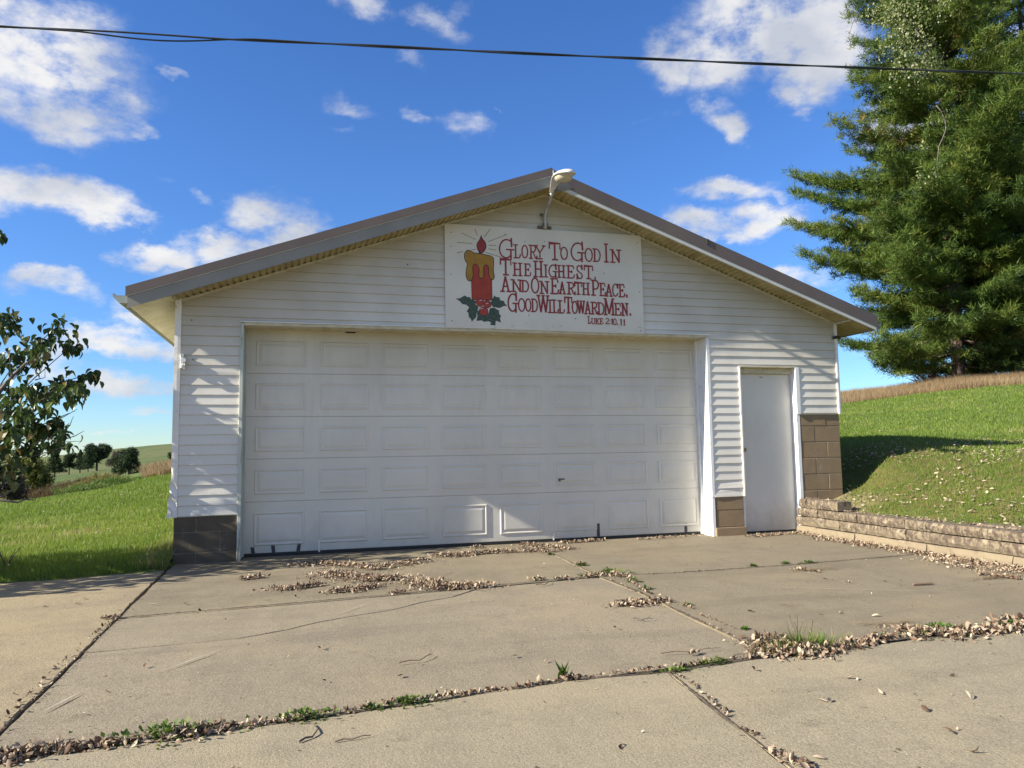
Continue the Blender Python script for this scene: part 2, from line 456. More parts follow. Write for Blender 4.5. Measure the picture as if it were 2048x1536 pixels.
M['gutter'] = simple('gutter_metal', (.30, .32, .29), .5, .2, 6, .25)
M['dark'] = simple('dark_gap', (.03, .028, .025), .9)
M['black'] = simple('black_rubber', (.022, .022, .022), .6, 0, 30, .3)
M['tape'] = simple('dark_tape', (.05, .05, .055), .55, 0, 40, .3)
M['cable'] = simple('cable_rubber', (.022, .026, .03), .5)
M['galv'] = simple('galvanised_pipe', (.42, .42, .40), .45, .5, 20, .2)
M['rusty'] = simple('rusty_bracket', (.14, .12, .10), .8, 0, 30, .4)
M['lamp'] = simple('lamp_aluminium', (.62, .62, .60), .4, .35, 10, .08)
t = NT('lamp_lens'); t.color((.50, .46, .34)).rough(.15); M['lens'] = t.m
M['photocell'] = simple('photocell_green', (.03, .12, .10), .4)
M['brass'] = simple('tarnished_brass', (.30, .22, .08), .35, .9, 40, .3)
M['white_ceramic'] = simple('white_insulator', (.70, .70, .66), .35, 0, 40, .25)
# painted plywood sign
t = NT('sign_board')
a = t.noise(1.6, 5, .6); b = t.noise(40, 5, .7, (1, 1, .4), 2)
c = t.mix(t.mr(a, .3, .7), (.73, .68, .585), (.64, .59, .505))
hz = t.math('ADD', t.axis(2), t.math('MULTIPLY', t.math('SUBTRACT', a, .5), .8))
c = t.mix(t.mr(hz, 3.0, 3.8, 0, .45), c, (.50, .46, .37))
lowz = t.math('ADD', t.axis(2), t.math('MULTIPLY', t.math('SUBTRACT', t.noise(11, 5, .7, (1, 1, 1.6), 5), .5), .55))
c = t.mix(t.mr(t.noise(24, 6, .7, (.6, 1, 2.2), 15), .60, .64, 0, 1), c, t.mix(t.mr(lowz, 2.44, 2.60, 1, 0), c, (.33, .30, .26)))
c = t.mix(t.mr(t.noise(55, 3, .6, (1, 1, 1), 21), .745, .77, 0, .8), c, (.16, .13, .11))
t.color(c).rough(.6).bump(b, .15, .003)
M['board'] = t.m
def paint(name, c0, c1=None, s=30):
    t = NT(name); n = t.noise(s, 5, .65)
    c1 = c1 or tuple(x * .72 for x in c0)
    c = t.ramp(n, [(.35, c1), (.65, c0)])
    c = t.mix(t.mr(t.noise(130, 3, .6), .68, .74, 0, .5), c, (.55, .5, .45))
    t.color(c).rough(.55); return t.m
M['red'] = paint('sign_red_paint', (.30, .028, .028))
M['p_flame'] = paint('flame_red_paint', (.32, .028, .026), (.20, .02, .018), 14)
M['p_wax'] = paint('ochre_paint', (.40, .20, .012), (.30, .15, .010), 9)
M['p_body'] = paint('candle_red_paint', (.40, .045, .018), (.30, .030, .014), 9)
M['p_line'] = simple('black_paint_line', (.02, .018, .015), .6)
t = NT('holly_green_paint'); n = t.noise(55, 6, .75)
t.color(t.ramp(n, [(.38, (.022, .042, .028)), (.54, (.055, .085, .060)), (.72, (.18, .21, .17))])).rough(.6); M['p_leaf'] = t.m
M['p_berry'] = paint('berry_paint', (.42, .05, .025), (.30, .03, .025), 40)
M['p_ray'] = paint('ray_ochre_paint', (.36, .21, .06))
M['p_glint'] = simple('glint_paint', (.62, .55, .5), .6)

# concrete
def concrete(name, c0, c1, dark):
    t = NT(name)
    a = t.noise(.55, 6, .6, dist=.6); b = t.noise(3.2, 6, .68, (1, .6, 1), 4); f = t.noise(85, 4, .7, off=3); g = t.noise(300, 3, .6, off=8)
    c = t.mix(t.mr(a, .34, .66), c0, c1)
    c = t.mix(t.mr(b, .48, .70, 0, .6), c, dark)
    c = t.mix(t.mr(t.noise(1.1, 6, .62, (.5, 2.2, 1), 17, .4), .50, .66, 0, .65), c, dark)
    c = t.mix(t.mr(t.noise(6, 4, .6, (1, 1, 1), 51), .63, .72, 0, .6), c, tuple(x * .6 for x in dark))
    c = t.mix(t.mr(f, .45, .60, 0, .62), c, tuple(x * .60 for x in c0))
    k = t.noise(34, 5, .75, off=23); c = t.mix(t.mr(k, .50, .61, 0, .45), c, tuple(x * .64 for x in c0)); c = t.mix(t.mr(t.noise(58, 2, .5, off=33), .66, .70, 0, .7), c, tuple(x * .38 for x in c0))
    c = t.mix(t.mr(t.noise(9, 6, .72, off=27), .52, .70, 0, .38), c, tuple(x * q for x, q in zip(c0, (.66, .64, .66))))
    c = t.mix(t.mr(t.noise(.9, 4, .6, (1, 1, 1), 41), .50, .68, 0, .35), c, tuple(min(1, x * q) for x, q in zip(c0, (1.22, 1.16, 1.02))))
    c = t.mix(t.mr(t.noise(130, 4, .65, off=8), .53, .64, 0, .48), c, tuple(min(1, x * 1.5) for x in c0))
    c = t.mix(t.mr(t.noise(38, 5, .75, off=11), .68, .72, 0, .55), c, tuple(x * .5 for x in c0))
    c = t.mix(t.mr(t.objrand(), 0, 1, 0, .16), c, c1)
    # pale scrapes
    sc = t.noise(1.5, 2, .5, (1, .12, 1), 31)
    t.color(c).rough(.93).spec(.25)
    t.bump(t.math('ADD', t.math('MULTIPLY', g, .5), t.math('ADD', f, t.math('MULTIPLY', b, 1.5))), .8, .005)
    return t.m
M['slab'] = concrete('weathered_concrete', (.264, .218, .152), (.217, .185, .133), (.145, .123, .094))
M['slab_dark'] = concrete('grey_weathered_concrete', (.234, .195, .131), (.189, .157, .112), (.115, .094, .068))
M['slab_tan'] = concrete('tan_concrete', (.309, .247, .153), (.257, .210, .136), (.162, .133, .093))
M['slab_pale'] = concrete('pale_concrete', (.301, .255, .175), (.257, .218, .153), (.175, .151, .110))
M['soil'] = simple('joint_soil', (.06, .045, .032), .95, 0, 25, .5, .6, 60)

# ------------------------------------------------------------------ terrain
def smooth(a, b, x):
    t_ = np.clip((x - a) / (b - a), 0, 1); return t_ * t_ * (3 - 2 * t_)
CTRL = []
def ctl(X, y, z): CTRL.append((X, y, z))
def ctp(tn, Yp, z): CTRL.append((tn * Yp, Yp - 8.137, z))
for X in (-9, -6, -4, -2.6, -1.4): ctl(X, -.62, .0)
for X in (-12, -9): ctl(X, -5, 0)
for X in (-9, -5, -2, 1, 5): ctl(X, -9, 0); ctl(X, -14, 0)
ctl(-1.35, 2, .05); ctl(-1.35, 5, .17); ctl(-3, 1.5, .0); ctl(-5, 1.5, -.02)
for Yp, z in ((12, .12), (20, .42), (28, .53), (40, .50), (60, .3), (120, .3), (200, .55), (330, 3.2), (520, 8.6), (900, 9)): ctp(-.165, Yp, z)
for Yp, z in ((12, .04), (20, .13), (30, -.32), (45, -.75), (60, -1.0), (140, -1.65), (300, -1.1), (520, 3.5), (900, 4)): ctp(-.268, Yp, z)
for Yp, z in ((12, .01), (18, .0), (30, -.55), (60, -2.0), (140, -2.8), (300, -3.0), (520, -1.6), (900, -1.5)): ctp(-.347, Yp, z)
for Yp, z in ((10, -.05), (30, -1.2), (140, -4), (520, -5)): ctp(-.9, Yp, z)
for Yp, z in ((16, .95), (26, 1.7), (40, 2.7), (60, 3.2), (200, 5), (520, 12)): ctp(.2, Yp, z)
# right bank
for y in (0, -1, -2, -3, -4.5, -7): ctl(6.12, y, .27)
for X, y, z in ((6.3, -1, .36), (7, -1, .60), (8, -1, .88), (9, -1, 1.0), (12, -1, 1.15), (7, -3, .52), (8, -3, .78), (10, -3, 1.02), (7, -5.5, .45), (9, -5.5, .85), (12, -5.5, 1.2),
                (6.66, 0, .46), (7.0, .04, .58), (7.16, .06, .74), (7.42, .1, .90), (7.7, .1, .96), (8.4, .2, 1.01), (10, .4, 1.06), (6.7, .8, .55), (6.7, 3, .9), (9.5, 3.3, 1.19), (6.7, 7, 1.35), (8, 1.8, 1.05)): ctl(X, y, z)
for Yp, z in ((13, 1.25), (16, 1.6), (20, 2.1), (26, 2.8), (34, 3.6), (42, 4.6), (55, 4.8), (80, 4.5), (200, 8), (520, 14)): ctp(.83, Yp, z)
for Yp, z in ((14, 1.9), (20, 2.85), (26, 3.85), (30, 4.35), (40, 5.3), (60, 6.2), (120, 9), (520, 20)): ctp(1.19, Yp, z)
for Yp, z in ((10, 1.6), (20, 3.4), (40, 7), (200, 16)): ctp(2.2, Yp, z)
CTRL = np.array(CTRL)
def uv_(X, y):
    dx = X; dy = y - CAMY
    r = np.sqrt(dx * dx + dy * dy) + 1e-6
    th = np.arctan2(dx, dy)
    return th * 2.2, np.log(r + 1.0)
cu, cv = uv_(CTRL[:, 0], CTRL[:, 1])
def tps(r2): return .5 * r2 * np.log(r2 + 1e-12)
_n = len(CTRL)
_K = tps((cu[:, None] - cu[None]) ** 2 + (cv[:, None] - cv[None]) ** 2) + 2e-4 * np.eye(_n)
_P = np.stack([np.ones(_n), cu, cv], 1)
_A = np.block([[_K, _P], [_P.T, np.zeros((3, 3))]])
_W = np.linalg.solve(_A, np.concatenate([CTRL[:, 2], np.zeros(3)]))
def fbm(X, y, s, seed=0):
    # cheap smooth value noise, two octaves
    def vn(X, y, sd):
        xi = np.floor(X); yi = np.floor(y); fx = X - xi; fy = y - yi
        fx = fx * fx * (3 - 2 * fx); fy = fy * fy * (3 - 2 * fy)
        h = lambda a, b: np.modf(np.abs(np.sin(a * 127.1 + b * 311.7 + sd * 74.7) * 43758.5453))[0]
        return (h(xi, yi) * (1 - fx) + h(xi + 1, yi) * fx) * (1 - fy) + (h(xi, yi + 1) * (1 - fx) + h(xi + 1, yi + 1) * fx) * fy
    return vn(X / s, y / s, seed) + .5 * vn(X / s * 2.1, y / s * 2.1, seed + 3) - .75
def drive_mask(X, y):
    # 1 inside the paved / built footprint (shrunk a little)
    e = .10
    def inside(x0, x1, y0, y1): return smooth(x0, x0 + e, X) * (1 - smooth(x1 - e, x1, X)) * smooth(y0, y0 + e, y) * (1 - smooth(y1 - e, y1, y))
    m = inside(-9.3, -1.20, -14, -.68)
    m = np.maximum(m, inside(-1.34, 6.02, -14, .0))
    m = np.maximum(m, inside(-1.25, 6.60, -.3, 7.0) * ((X < 6.0) | (y > .02)))
    return m
def H(X, y, raw=False):
    X = np.asarray(X, float); y = np.asarray(y, float); sh = X.shape; X = X.ravel(); y = y.ravel()
    u, v = uv_(X, y)
    z = np.empty_like(X)
    for i in range(0, len(X), 20000):
        a, b = u[i:i + 20000], v[i:i + 20000]
        r2 = (a[:, None] - cu[None]) ** 2 + (b[:, None] - cv[None]) ** 2
        z[i:i + 20000] = tps(r2) @ _W[:_n] + _W[_n] + _W[_n + 1] * a + _W[_n + 2] * b
    rr = np.sqrt(X ** 2 + (y - CAMY) ** 2)
    # behind the camera everything settles to the level of the drive
    back = smooth(-9.0, -13.0, y) * (rr < 60)
    z = z * (1 - back) + np.where(X > 6.2, .35, 0) * back
    z = np.clip(z, -6, 30)
    z = z + fbm(X, y, .9, 1) * .035 + fbm(X, y, 5, 2) * .05 * np.clip((rr - 9) / 20, 0, 3)
    lf = smooth(-1.2, -1.7, X) * smooth(3.0, -.2, y)
    z = z * (1 - lf) + lf * np.clip(z, -.01, .03)
    if not raw:
        dm = drive_mask(X, y)
        z = z * (1 - dm) - .16 * dm
    return z.reshape(sh)
us = np.concatenate([np.linspace(-180, -24, 50, endpoint=False), np.linspace(-24, 58, 430, endpoint=False), np.linspace(58, 180, 50)])
vs_r = np.concatenate([np.linspace(math.log(1.2), math.log(5.5), 14, endpoint=False), np.linspace(math.log(5.5), math.log(17), 120, endpoint=False),
                       np.linspace(math.log(17), math.log(60), 70, endpoint=False), np.linspace(math.log(60), math.log(1500), 60)])
UU, VV = np.meshgrid(np.radians(us), np.exp(vs_r))
TX = VV * np.sin(UU); TY = VV * np.cos(UU) + CAMY
TZ = H(TX, TY)
nv, nu = TX.shape
V = np.stack([TX, TY, TZ], -1).reshape(-1, 3)
ii, jj = np.meshgrid(np.arange(nv - 1), np.arange(nu - 1), indexing='ij')
a = (ii * nu + jj).ravel(); F = np.stack([a, a + 1, a + nu + 1, a + nu], 1)
# lawn colour
t = NT('lawn')
X_, Y_ = t.axis(0), t.axis(1)
n1 = t.noise(.35, 5, .6, (1, .35, 1)); n2 = t.noise(2.6, 5, .65, (1, .6, 1), 5); n3 = t.noise(28, 5, .7, off=2); n4 = t.noise(.05, 5, .6, (1, .5, 1), 9)
c = t.mix(t.mr(n2, .35, .7), (.088, .133, .023), (.129, .173, .038))
c = t.mix(t.mr(n1, .54, .64, 0, .65), c, (.291, .239, .101))
c = t.mix(t.mr(n3, .35, .7, .6, 0), c, (.041, .058, .014))
dist = t.n('ShaderNodeVectorMath', operation='DISTANCE'); t.l(t.coord(), dist.inputs[0]); dist.inputs[1].default_value = (0, -8.1, 1)
far = t.mr(dist.outputs['Value'], 45, 70)
fc = t.ramp(n4, [(.35, (.058, .092, .019)), (.48, (.102, .105, .037)), (.6, (.054, .085, .019)), (.7, (.088, .112, .027))])
c = t.mix(far, c, fc)
# the little bank above the retaining wall is thin, mossy and littered
bx = t.math('MULTIPLY', t.mr(X_, 5.9, 6.3), t.mr(Y_, 2.4, .6))
bx = t.math('MULTIPLY', bx, t.mr(X_, 16, 10))
bc = t.mix(t.mr(t.noise(5, 6, .7, off=4), .4, .62), (.068, .085, .017), (.129, .095, .037))
c = t.mix(t.math('MULTIPLY', bx, .9), c, bc)
# bare soil right at the wall and the corner of the garage
bare = t.math('MULTIPLY', t.mr(X_, 6.72, 6.5), t.math('MULTIPLY', t.mr(Y_, -1.0, -.2), t.mr(X_, 6.0, 6.05)))
c = t.mix(bare, c, (.258, .197, .122))
t.color(c).rough(.9).spec(.2).bump(n3, .5, .05)
M['lawn'] = t.m
ground = soup('ground', V, 4, M['lawn'], faces=F, smooth=True)
tag(ground, 'mown green lawn and fields rolling up behind the garage and off to far hills', kind='structure')

# ------------------------------------------------------------------ driveway slabs
drive = empty('driveway', (0, 0, 0), 'cracked grey concrete driveway of large slabs in front of the garage', 'driveway')
drive['kind'] = 'structure'
def slab(poly, mat, top=0.0, name='slab', wob=.006, seed=0):
    rs = random.Random(seed); pts = []
    n = len(poly)
    for i in range(n):
        a = Vector(poly[i]); b = Vector(poly[(i + 1) % n]); L = (b - a).length; k = max(1, int(L / .09)) if L < 9 else int(L / .25)
        for j in range(k):
            p = a.lerp(b, j / k); d = (b - a).normalized()
            w = (rs.random() - .5) * 2 * wob if j else 0
            pts.append(p + Vector((-d.y, d.x)) * w)
    ar = sum(pts[i].x * pts[(i + 1) % len(pts)].y - pts[(i + 1) % len(pts)].x * pts[i].y for i in range(len(pts)))
    if ar < 0: pts.reverse()
    N = len(pts); V = []
    ins = []
    for i in range(N):
        d = (pts[(i + 1) % N] - pts[i - 1]).normalized(); ins.append(pts[i] + Vector((-d.y, d.x)) * (.0020 + rs.random() * .002))
    V += [(p.x, p.y, top) for p in ins]
    V += [(p.x, p.y, top - .0025) for p in pts]
    V += [(p.x, p.y, top - .12) for p in pts]
    F = [tuple(range(N))]
    for i in range(N):
        j = (i + 1) % N
        F.append((N + i, N + j, j, i)); F.append((2 * N + i, 2 * N + j, N + j, N + i))
    mb = MB(); mb.add(V, F)
    return mb.build(name, mat, drive)
Jx = lambda y: -1.265 + (y + .53) / (-4.67 + .53) * .105       # the long joint down the left
slab([(-9.2, -13.5), (-1.155, -13.5), (Jx(-4.95) - .003, -4.95), (Jx(-2.5) - .002, -2.5), (-1.285, -.42), (-2.0, -.60), (-4, -.66), (-9.2, -.74)], M['slab_tan'], .004, seed=1)
slab([(-1.262, -.02 - .1), (Jx(-2.5) + .014, -2.555), (0, -2.44), (1.2, -2.30), (2.372, -2.145), (2.44, -.9), (2.45, .34), (-.62, .34), (-.655, .02), (-1.255, .02)], M['slab_dark'], .0, seed=2)
slab([(2.380, -2.142), (3.0, -2.235), (4.1, -2.215), (5.82, -2.075), (5.95, .02), (5.98, .34), (2.457, .34), (2.447, -.9)], M['slab_dark'], .002, seed=3)
# middle slab, split by a wandering crack
CR = [(-1.12, -3.435), (-.75, -3.405), (-.37, -3.37), (-.1, -3.24), (.09, -3.09), (.35, -2.97), (.59, -2.87), (.8, -2.70), (1.05, -2.58), (1.30, -2.315)]
slab([(Jx(-2.6) + .014, -2.57)] + [(-1.2 + .02, -3.43)] + [(x, y + .004) for x, y in CR[1:]] + [(1.2, -2.325), (0, -2.455)], M['slab'], -.001, wob=.004, seed=4)
slab([(Jx(-3.5) + .014, -3.44)] + [(x, y - .004) for x, y in CR[1:-1]] + [(1.31, -2.325), (2.36, -2.17), (2.395, -2.9), (2.345, -3.77), (2.30, -4.66), (1.17, -4.735), (.52, -4.83), (-.1, -4.895), (-1.14, -4.96)], M['slab'], -.003, wob=.004, seed=5)
slab([(2.369, -2.165), (3.0, -2.26), (4.1, -2.24), (5.82, -2.10), (5.86, -4.36), (4.07, -4.555), (3.35, -4.62), (2.309, -4.65), (2.352, -3.77), (2.402, -2.9)], M['slab_dark'], .003, seed=6)
slab([(-1.14, -4.995), (-.1, -4.93), (.52, -4.865), (1.17, -4.77), (1.67, -4.80), (1.60, -5.4), (1.555, -5.9), (1.5, -13.5), (-1.14, -13.5)], M['slab_pale'], .006, seed=7)
slab([(1.677, -4.80), (2.2, -4.735), (2.7, -4.72), (3.35, -4.66), (4.1, -4.595), (5.86, -4.40), (5.86, -13.5), (1.507, -13.5), (1.562, -5.9), (1.607, -5.4)], M['slab_pale'], .004, seed=8)
def packed(pts, seed, w0=.009):
    # dirt and moss packed flush into a joint, ragged at both sides
    rs = random.Random(seed); P = [Vector(p) for p in pts]; C = []
    for a_, b_ in zip(P[:-1], P[1:]):
        k = max(2, int((b_ - a_).length / .02))
        C += [a_.lerp(b_, i / k) for i in range(k)]
    C.append(P[-1]); V = []; F = []
    for i, p in enumerate(C):
        d = (C[min(i + 1, len(C) - 1)] - C[max(i - 1, 0)]).normalized(); n_ = Vector((-d.y, d.x)); w = w0 * (.45 + .8 * rs.random() + .5 * math.sin(i * .13 + seed))
        a_ = p + n_ * w * (.6 + .5 * rs.random()); b_ = p - n_ * w * (.6 + .5 * rs.random())
        V += [(a_.x, a_.y, .0072), (p.x, p.y, .0095 + rs.random() * .003), (b_.x, b_.y, .0072)]
    for i in range(len(C) - 1):
        a_ = i * 3; F += [(a_ + 3, a_ + 4, a_ + 1, a_), (a_ + 4, a_ + 5, a_ + 2, a_ + 1)]
    mb = MB(); mb.add(V, F); mb.build('packed_soil', M['soil'], drive, fix=False)
packed([(2.456, .2), (2.450, -.9), (2.380, -2.15)], 3, .010); packed([(2.376, -2.16), (2.403, -2.9), (2.354, -3.77), (2.311, -4.64)], 4, .012)
packed([(1.677, -4.80), (1.606, -5.4), (1.562, -5.9), (1.533, -8)], 5, .009); packed([(-1.10, -4.98), (-.1, -4.912), (.52, -4.848), (1.17, -4.752), (1.67, -4.80), (2.3, -4.69), (3.35, -4.64), (4.1, -4.575), (5.8, -4.38)], 6, .013)
packed([(2.38, -2.155), (3.0, -2.248), (4.1, -2.228), (5.8, -2.088)], 7, .007); packed([(-1.2, -2.562), (0, -2.447), (1.2, -2.312), (2.37, -2.155)], 8, .006)
M['scrape'] = simple('scraped_concrete', (.313, .286, .245), .9, 0, 50, .25)
for (a_, b_, w_) in (((-.72, -4.02), (-.42, -3.60), .010), ((.12, -3.02), (.55, -2.52), .006), ((-1.14, -2.05), (-1.0, -2.2), .014), ((-2.2, -3.6), (-1.75, -3.1), .008), ((-1.08, -4.5), (-.98, -4.2), .012), ((2.75, -2.75), (4.9, -3.9), .008), ((-2.5, -1.7), (-2.1, -1.5), .01)):
    a_, b_ = Vector(a_), Vector(b_); d_ = (b_ - a_).normalized(); n_ = Vector((-d_.y, d_.x)) * w_ * .5; m_ = a_.lerp(b_, .5)
    mb = MB(); mb.add([(*(a_), .0075), (*(m_ + n_), .0075), (*(b_), .0075), (*(m_ - n_), .0075)], [(3, 2, 1, 0)]); mb.build('scrape_mark', M['scrape'], drive)
mb = MB(); mb.box(-9.1, 5.87, -13.4, .33, -.1, -.018); mb.build('joint_soil', M['soil'], drive)

# ------------------------------------------------------------------ garage
G = empty('garage', (0, 0, 0), 'white vinyl sided garage with a low gable roof, wide paneled door and narrow side door', 'garage')
RX = 2.675; DEP = 7.0
def rake(x): return 4.10 - .358 * abs(x - RX)
Cc = .1016
def board(segs, z0, z1, seed, warp=0.0):
    """one clapboard course; segs: list of (x0b,x1b,x0t,x1t)"""
    rs = np.random.default_rng(seed)
    mb = MB()
    for (xa, xb, xc, xd) in segs:
        n = max(1, int(abs(xb - xa) / .22))
        rows = []
        ph = rs.random(3) * 6.28
        for i in range(n + 1):
            s = i / n; x0 = xa + (xb - xa) * s; x1 = xc + (xd - xc) * s
            w = .0008 * math.sin(x0 * 3.1 + ph[0]) + .0005 * math.sin(x0 * 7.7 + ph[1]) + warp * math.sin(x0 * 9 + ph[2])
            zz = warp * .5 * math.sin(x0 * 7 + ph[1])
            rows.append([(x0, -.003, z0 + .001), (x0, -.0115 + w, z0 - .001 + zz), (x0, -.0138 + w, z0 + .003 + zz), (x0 * .5 + x1 * .5, -.0085 + w * .8, (z0 + z1) / 2), (x1, -.0045, z1)])
        V = [p for r in rows for p in r]; F = []
        for i in range(n):
            for k in range(4):
                a = i * 5 + k; F.append((a, a + 5, a + 6, a + 1))
        F.append((0, 1, 2, 3, 4)); F.append(tuple(n * 5 + k for k in (4, 3, 2, 1, 0)))
        mb.add(V, F)
    o = mb.build('siding_board', M['siding'], G)
    return o
XL, XR = -1.25, 6.605
GX0, GX1, GZ = -.675, 4.745, 2.44
SX0, SX1, SZ = 5.175, 6.03, 2.068
sd_ = 100
k = -1
while True:      # gable courses above the door line
    z0 = 2.5 + (-k - 1) * Cc; z1 = z0 + Cc
    k -= 1; sd_ += 1
    w0 = (4.085 - z0) / .358; w1 = (4.085 - z1) / .358
    if w0 < .25: break
    w1 = max(w1, .02)
    board([(max(XL, RX - w0), min(XR, RX + w0), max(XL, RX - w1), min(XR, RX + w1))], z0, z1, sd_)
for k in range(20):
    z1 = 2.5 - k * Cc; z0 = z1 - Cc; sd_ += 1
    wp = .004 if k >= 18 else (.0015 if k >= 16 else 0)
    def S(a, b, zt=None): return (a, b, a, b)
    if k == 0:
        board([S(XL, GX0)], z0, z1, sd_); board([S(GX0 + .001, GX1 - .001)], GZ + .012, z1, sd_ + 50); board([S(GX1, XR)], z0, z1, sd_ + 90)
        continue
    board([S(XL, GX0)], z0, z1, sd_, wp)
    if k <= 3: board([S(GX1 + .03, XR)], z0, z1, sd_ + 50)
    else:
        board([S(GX1 + .03, SX0)], z0, z1, sd_ + 50, wp)
        if k == 4: board([S(SX0 + .001, SX1 - .001)], SZ + .012, z1, sd_ + 130)
        if k <= 9: board([S(SX1 + .012, XR)], z0, z1, sd_ + 90)
# solid wall behind
mb = MB()
mb.box(XL, GX0, .0, .19, .46, 2.44); mb.box(GX1, SX0, .0, .19, .46, 2.44); mb.box(SX1, XR, .0, .19, 1.47, 2.44); mb.box(SX0, SX1, .0, .19, SZ, 2.44)
V = [(XL, 0, 2.44), (XR, 0, 2.44), (XR, 0, rake(XR) - .02), (RX, 0, 4.07), (XL, 0, rake(XL) - .02)]
V += [(x, .19, z) for x, y, z in V]
mb.add(V, [(0, 1, 2, 3, 4), (9, 8, 7, 6, 5), (0, 5, 6, 1), (1, 6, 7, 2), (2, 7, 8, 3), (3, 8, 9, 4), (4, 9, 5, 0)])
mb.build('wall', M['siding'], G)
# side and back walls, lapped the same way, joined
mb = MB()
for (X, s) in ((XL - .035, -1), (XR + .01, 1)):
    zb = .47 if s < 0 else 1.42
    n = int((2.60 - zb) / Cc)
    for i in range(n):
        z0 = zb + i * Cc
        mb.add([(X, .03, z0), (X, DEP, z0), (X + s * .016, DEP, z0), (X + s * .016, .03, z0), (X, .03, z0 + Cc), (X, DEP, z0 + Cc)], [(0, 1, 2, 3), (3, 2, 5, 4), (0, 3, 4), (1, 5, 2)])
o = mb.build('side_siding', M['siding'], G); o['kind'] = 'stuff'
mb = MB(); mb.box(XL - .03, XL + .15, .19, DEP, .45, 2.62); mb.box(XR - .15, XR + .005, .19, DEP, .0, 2.62); mb.box(XL - .03, XR + .005, DEP - .1, DEP + .02, 0, 2.62)
V = [(XL, DEP, 2.62), (XR, DEP, 2.62), (RX, DEP, 4.05)]; V += [(x, y + .02, z) for x, y, z in V]
mb.add(V, [(0, 1, 2), (5, 4, 3)]); mb.build('rear_wall', M['siding'], G)
# concrete blocks of the stem wall
def cblock(x0, x1, y0, y1, z0, z1, mat='block', nm='concrete_block', jit=.003):
    j = random.uniform(-jit, jit)
    j *= .5; mb = MB(); mb.box(x0 + .0045, x1 - .0045, y0 + j, y1, z0 + .004, z1 - .004, bev=.004); return mb.build(nm, M[mat], G)
crs = [-.10, .105, .308, .511, .714, .917, 1.12, 1.323, 1.478]
def course(z0, z1, xs, y0=.0, mat='block'):
    for a_, b_ in zip(xs[:-1], xs[1:]): cblock(a_, b_, y0, .2, z0, z1, mat)
for a_ in ((-.1, .105, (-1.283, -1.07, -.665)), (.105, .308, (-1.283, -.85, -.665)), (.308, .47, (-1.283, -1.07, -.665))): course(*a_, mat='block_stained_shaded')
cblock(4.765, 5.185, -.03, .2, -.05, .105); cblock(4.785, 5.168, -.003, .2, .105, .308); cblock(4.785, 5.168, -.003, .2, .308, .49)
for i in range(1, 8):
    z0, z1 = crs[i], crs[i + 1]
    course(z0, z1, (6.035, 6.24 if i % 2 == 0 else 6.42, 6.625), .005)
course(-.1, .105, (6.035, 6.24, 6.625))
for a_ in ((-1.279, -.669, .006, .19, -.1, .465), (4.789, 5.165, .003, .19, -.05, .485), (6.039, 6.621, .009, .19, -.1, 1.472)):
    mb = MB(); mb.box(*a_); mb.build('mortar', M['mortar'], G)
# side stem walls (courses joined; each is seen edge on at most)
mb = MB()
for i in range(2):
    z0 = (-.1, .105)[i]; z1 = (.105, .308)[i]
for X0, X1, zt in ((-1.283, -1.1, 2), (6.44, 6.625, 7)):
    zz0 = -.1
    for i in range(zt + 1):
        z0 = crs[i]; z1 = crs[i + 1] if i < 8 else 1.478
        z1 = min(z1, .47 if X0 < 0 else 1.42)
        y = .205 + (.2 if i % 2 else 0)
        yy = [.203, y] if i % 2 else [.203]
        while yy[-1] < DEP: yy.append(min(DEP, yy[-1] + .406))
        for a_, b_ in zip(yy[:-1], yy[1:]):
            if b_ - a_ > .03: mb.box(X0, X1, a_ + .005, b_ - .005, z0 + .005, z1 - .003)
o = mb.build('side_blocks', M['block'], G); o['kind'] = 'stuff'
# corner posts
def post(x0, x1, z0, z1, nm='corner_post', bulge=0):
    mb = MB(); n = 30; V = []; rs = random.Random(3)
    for i in range(n + 1):
        s = i / n; z = z0 + (z1 - z0) * s
        b = bulge * max(0, 1 - (z - z0) / .42) ** 1.2
        q = bulge * (0 if z - z0 > .45 else .5 * math.sin((z - z0) * 34))
        V += [(x0 - b + q, .045, z), (x0 - b + q * .3, -.0255 + q * .5, z), ((x0 + x1) / 2 - b * .5, -.0265 - q * .9, z), (x1, -.0245, z), (x1, -.002, z)]
    F = []
    for i in range(n):
        for k in range(4): a = i * 5 + k; F.append((a + 1, a, a + 5, a + 6))
    F.append((0, 1, 2, 3, 4)); F.append(tuple(n * 5 + k for k in (4, 3, 2, 1, 0)))
    mb.add(V, F)
    return mb.build(nm, M['trim'], G)
post(-1.308, -1.248, .458, 2.695, bulge=.035)
post(6.603, 6.640, 1.476, 2.665)
# rake mouldings under the soffit
def slopebar(x0, x1, dz0, dz1, y0, y1, mat, nm):
    mb = MB(); P = []
    for x in (x0, x1):
        z = rake(x); P += [(x, y0, z + dz0), (x, y1, z + dz0), (x, y1, z + dz1), (x, y0, z + dz1)]
    mb.add(P, [(0, 1, 2, 3), (7, 6, 5, 4), (0, 4, 5, 1), (1, 5, 6, 2), (2, 6, 7, 3), (3, 7, 4, 0)])
    return mb.build(nm, M[mat], G, fix=True)
slopebar(-1.25, RX, -.052, -.024, -.030, -.003, 'header', 'rake_moulding')
slopebar(RX, 6.61, -.050, -.022, -.030, -.003, 'header', 'rake_moulding')
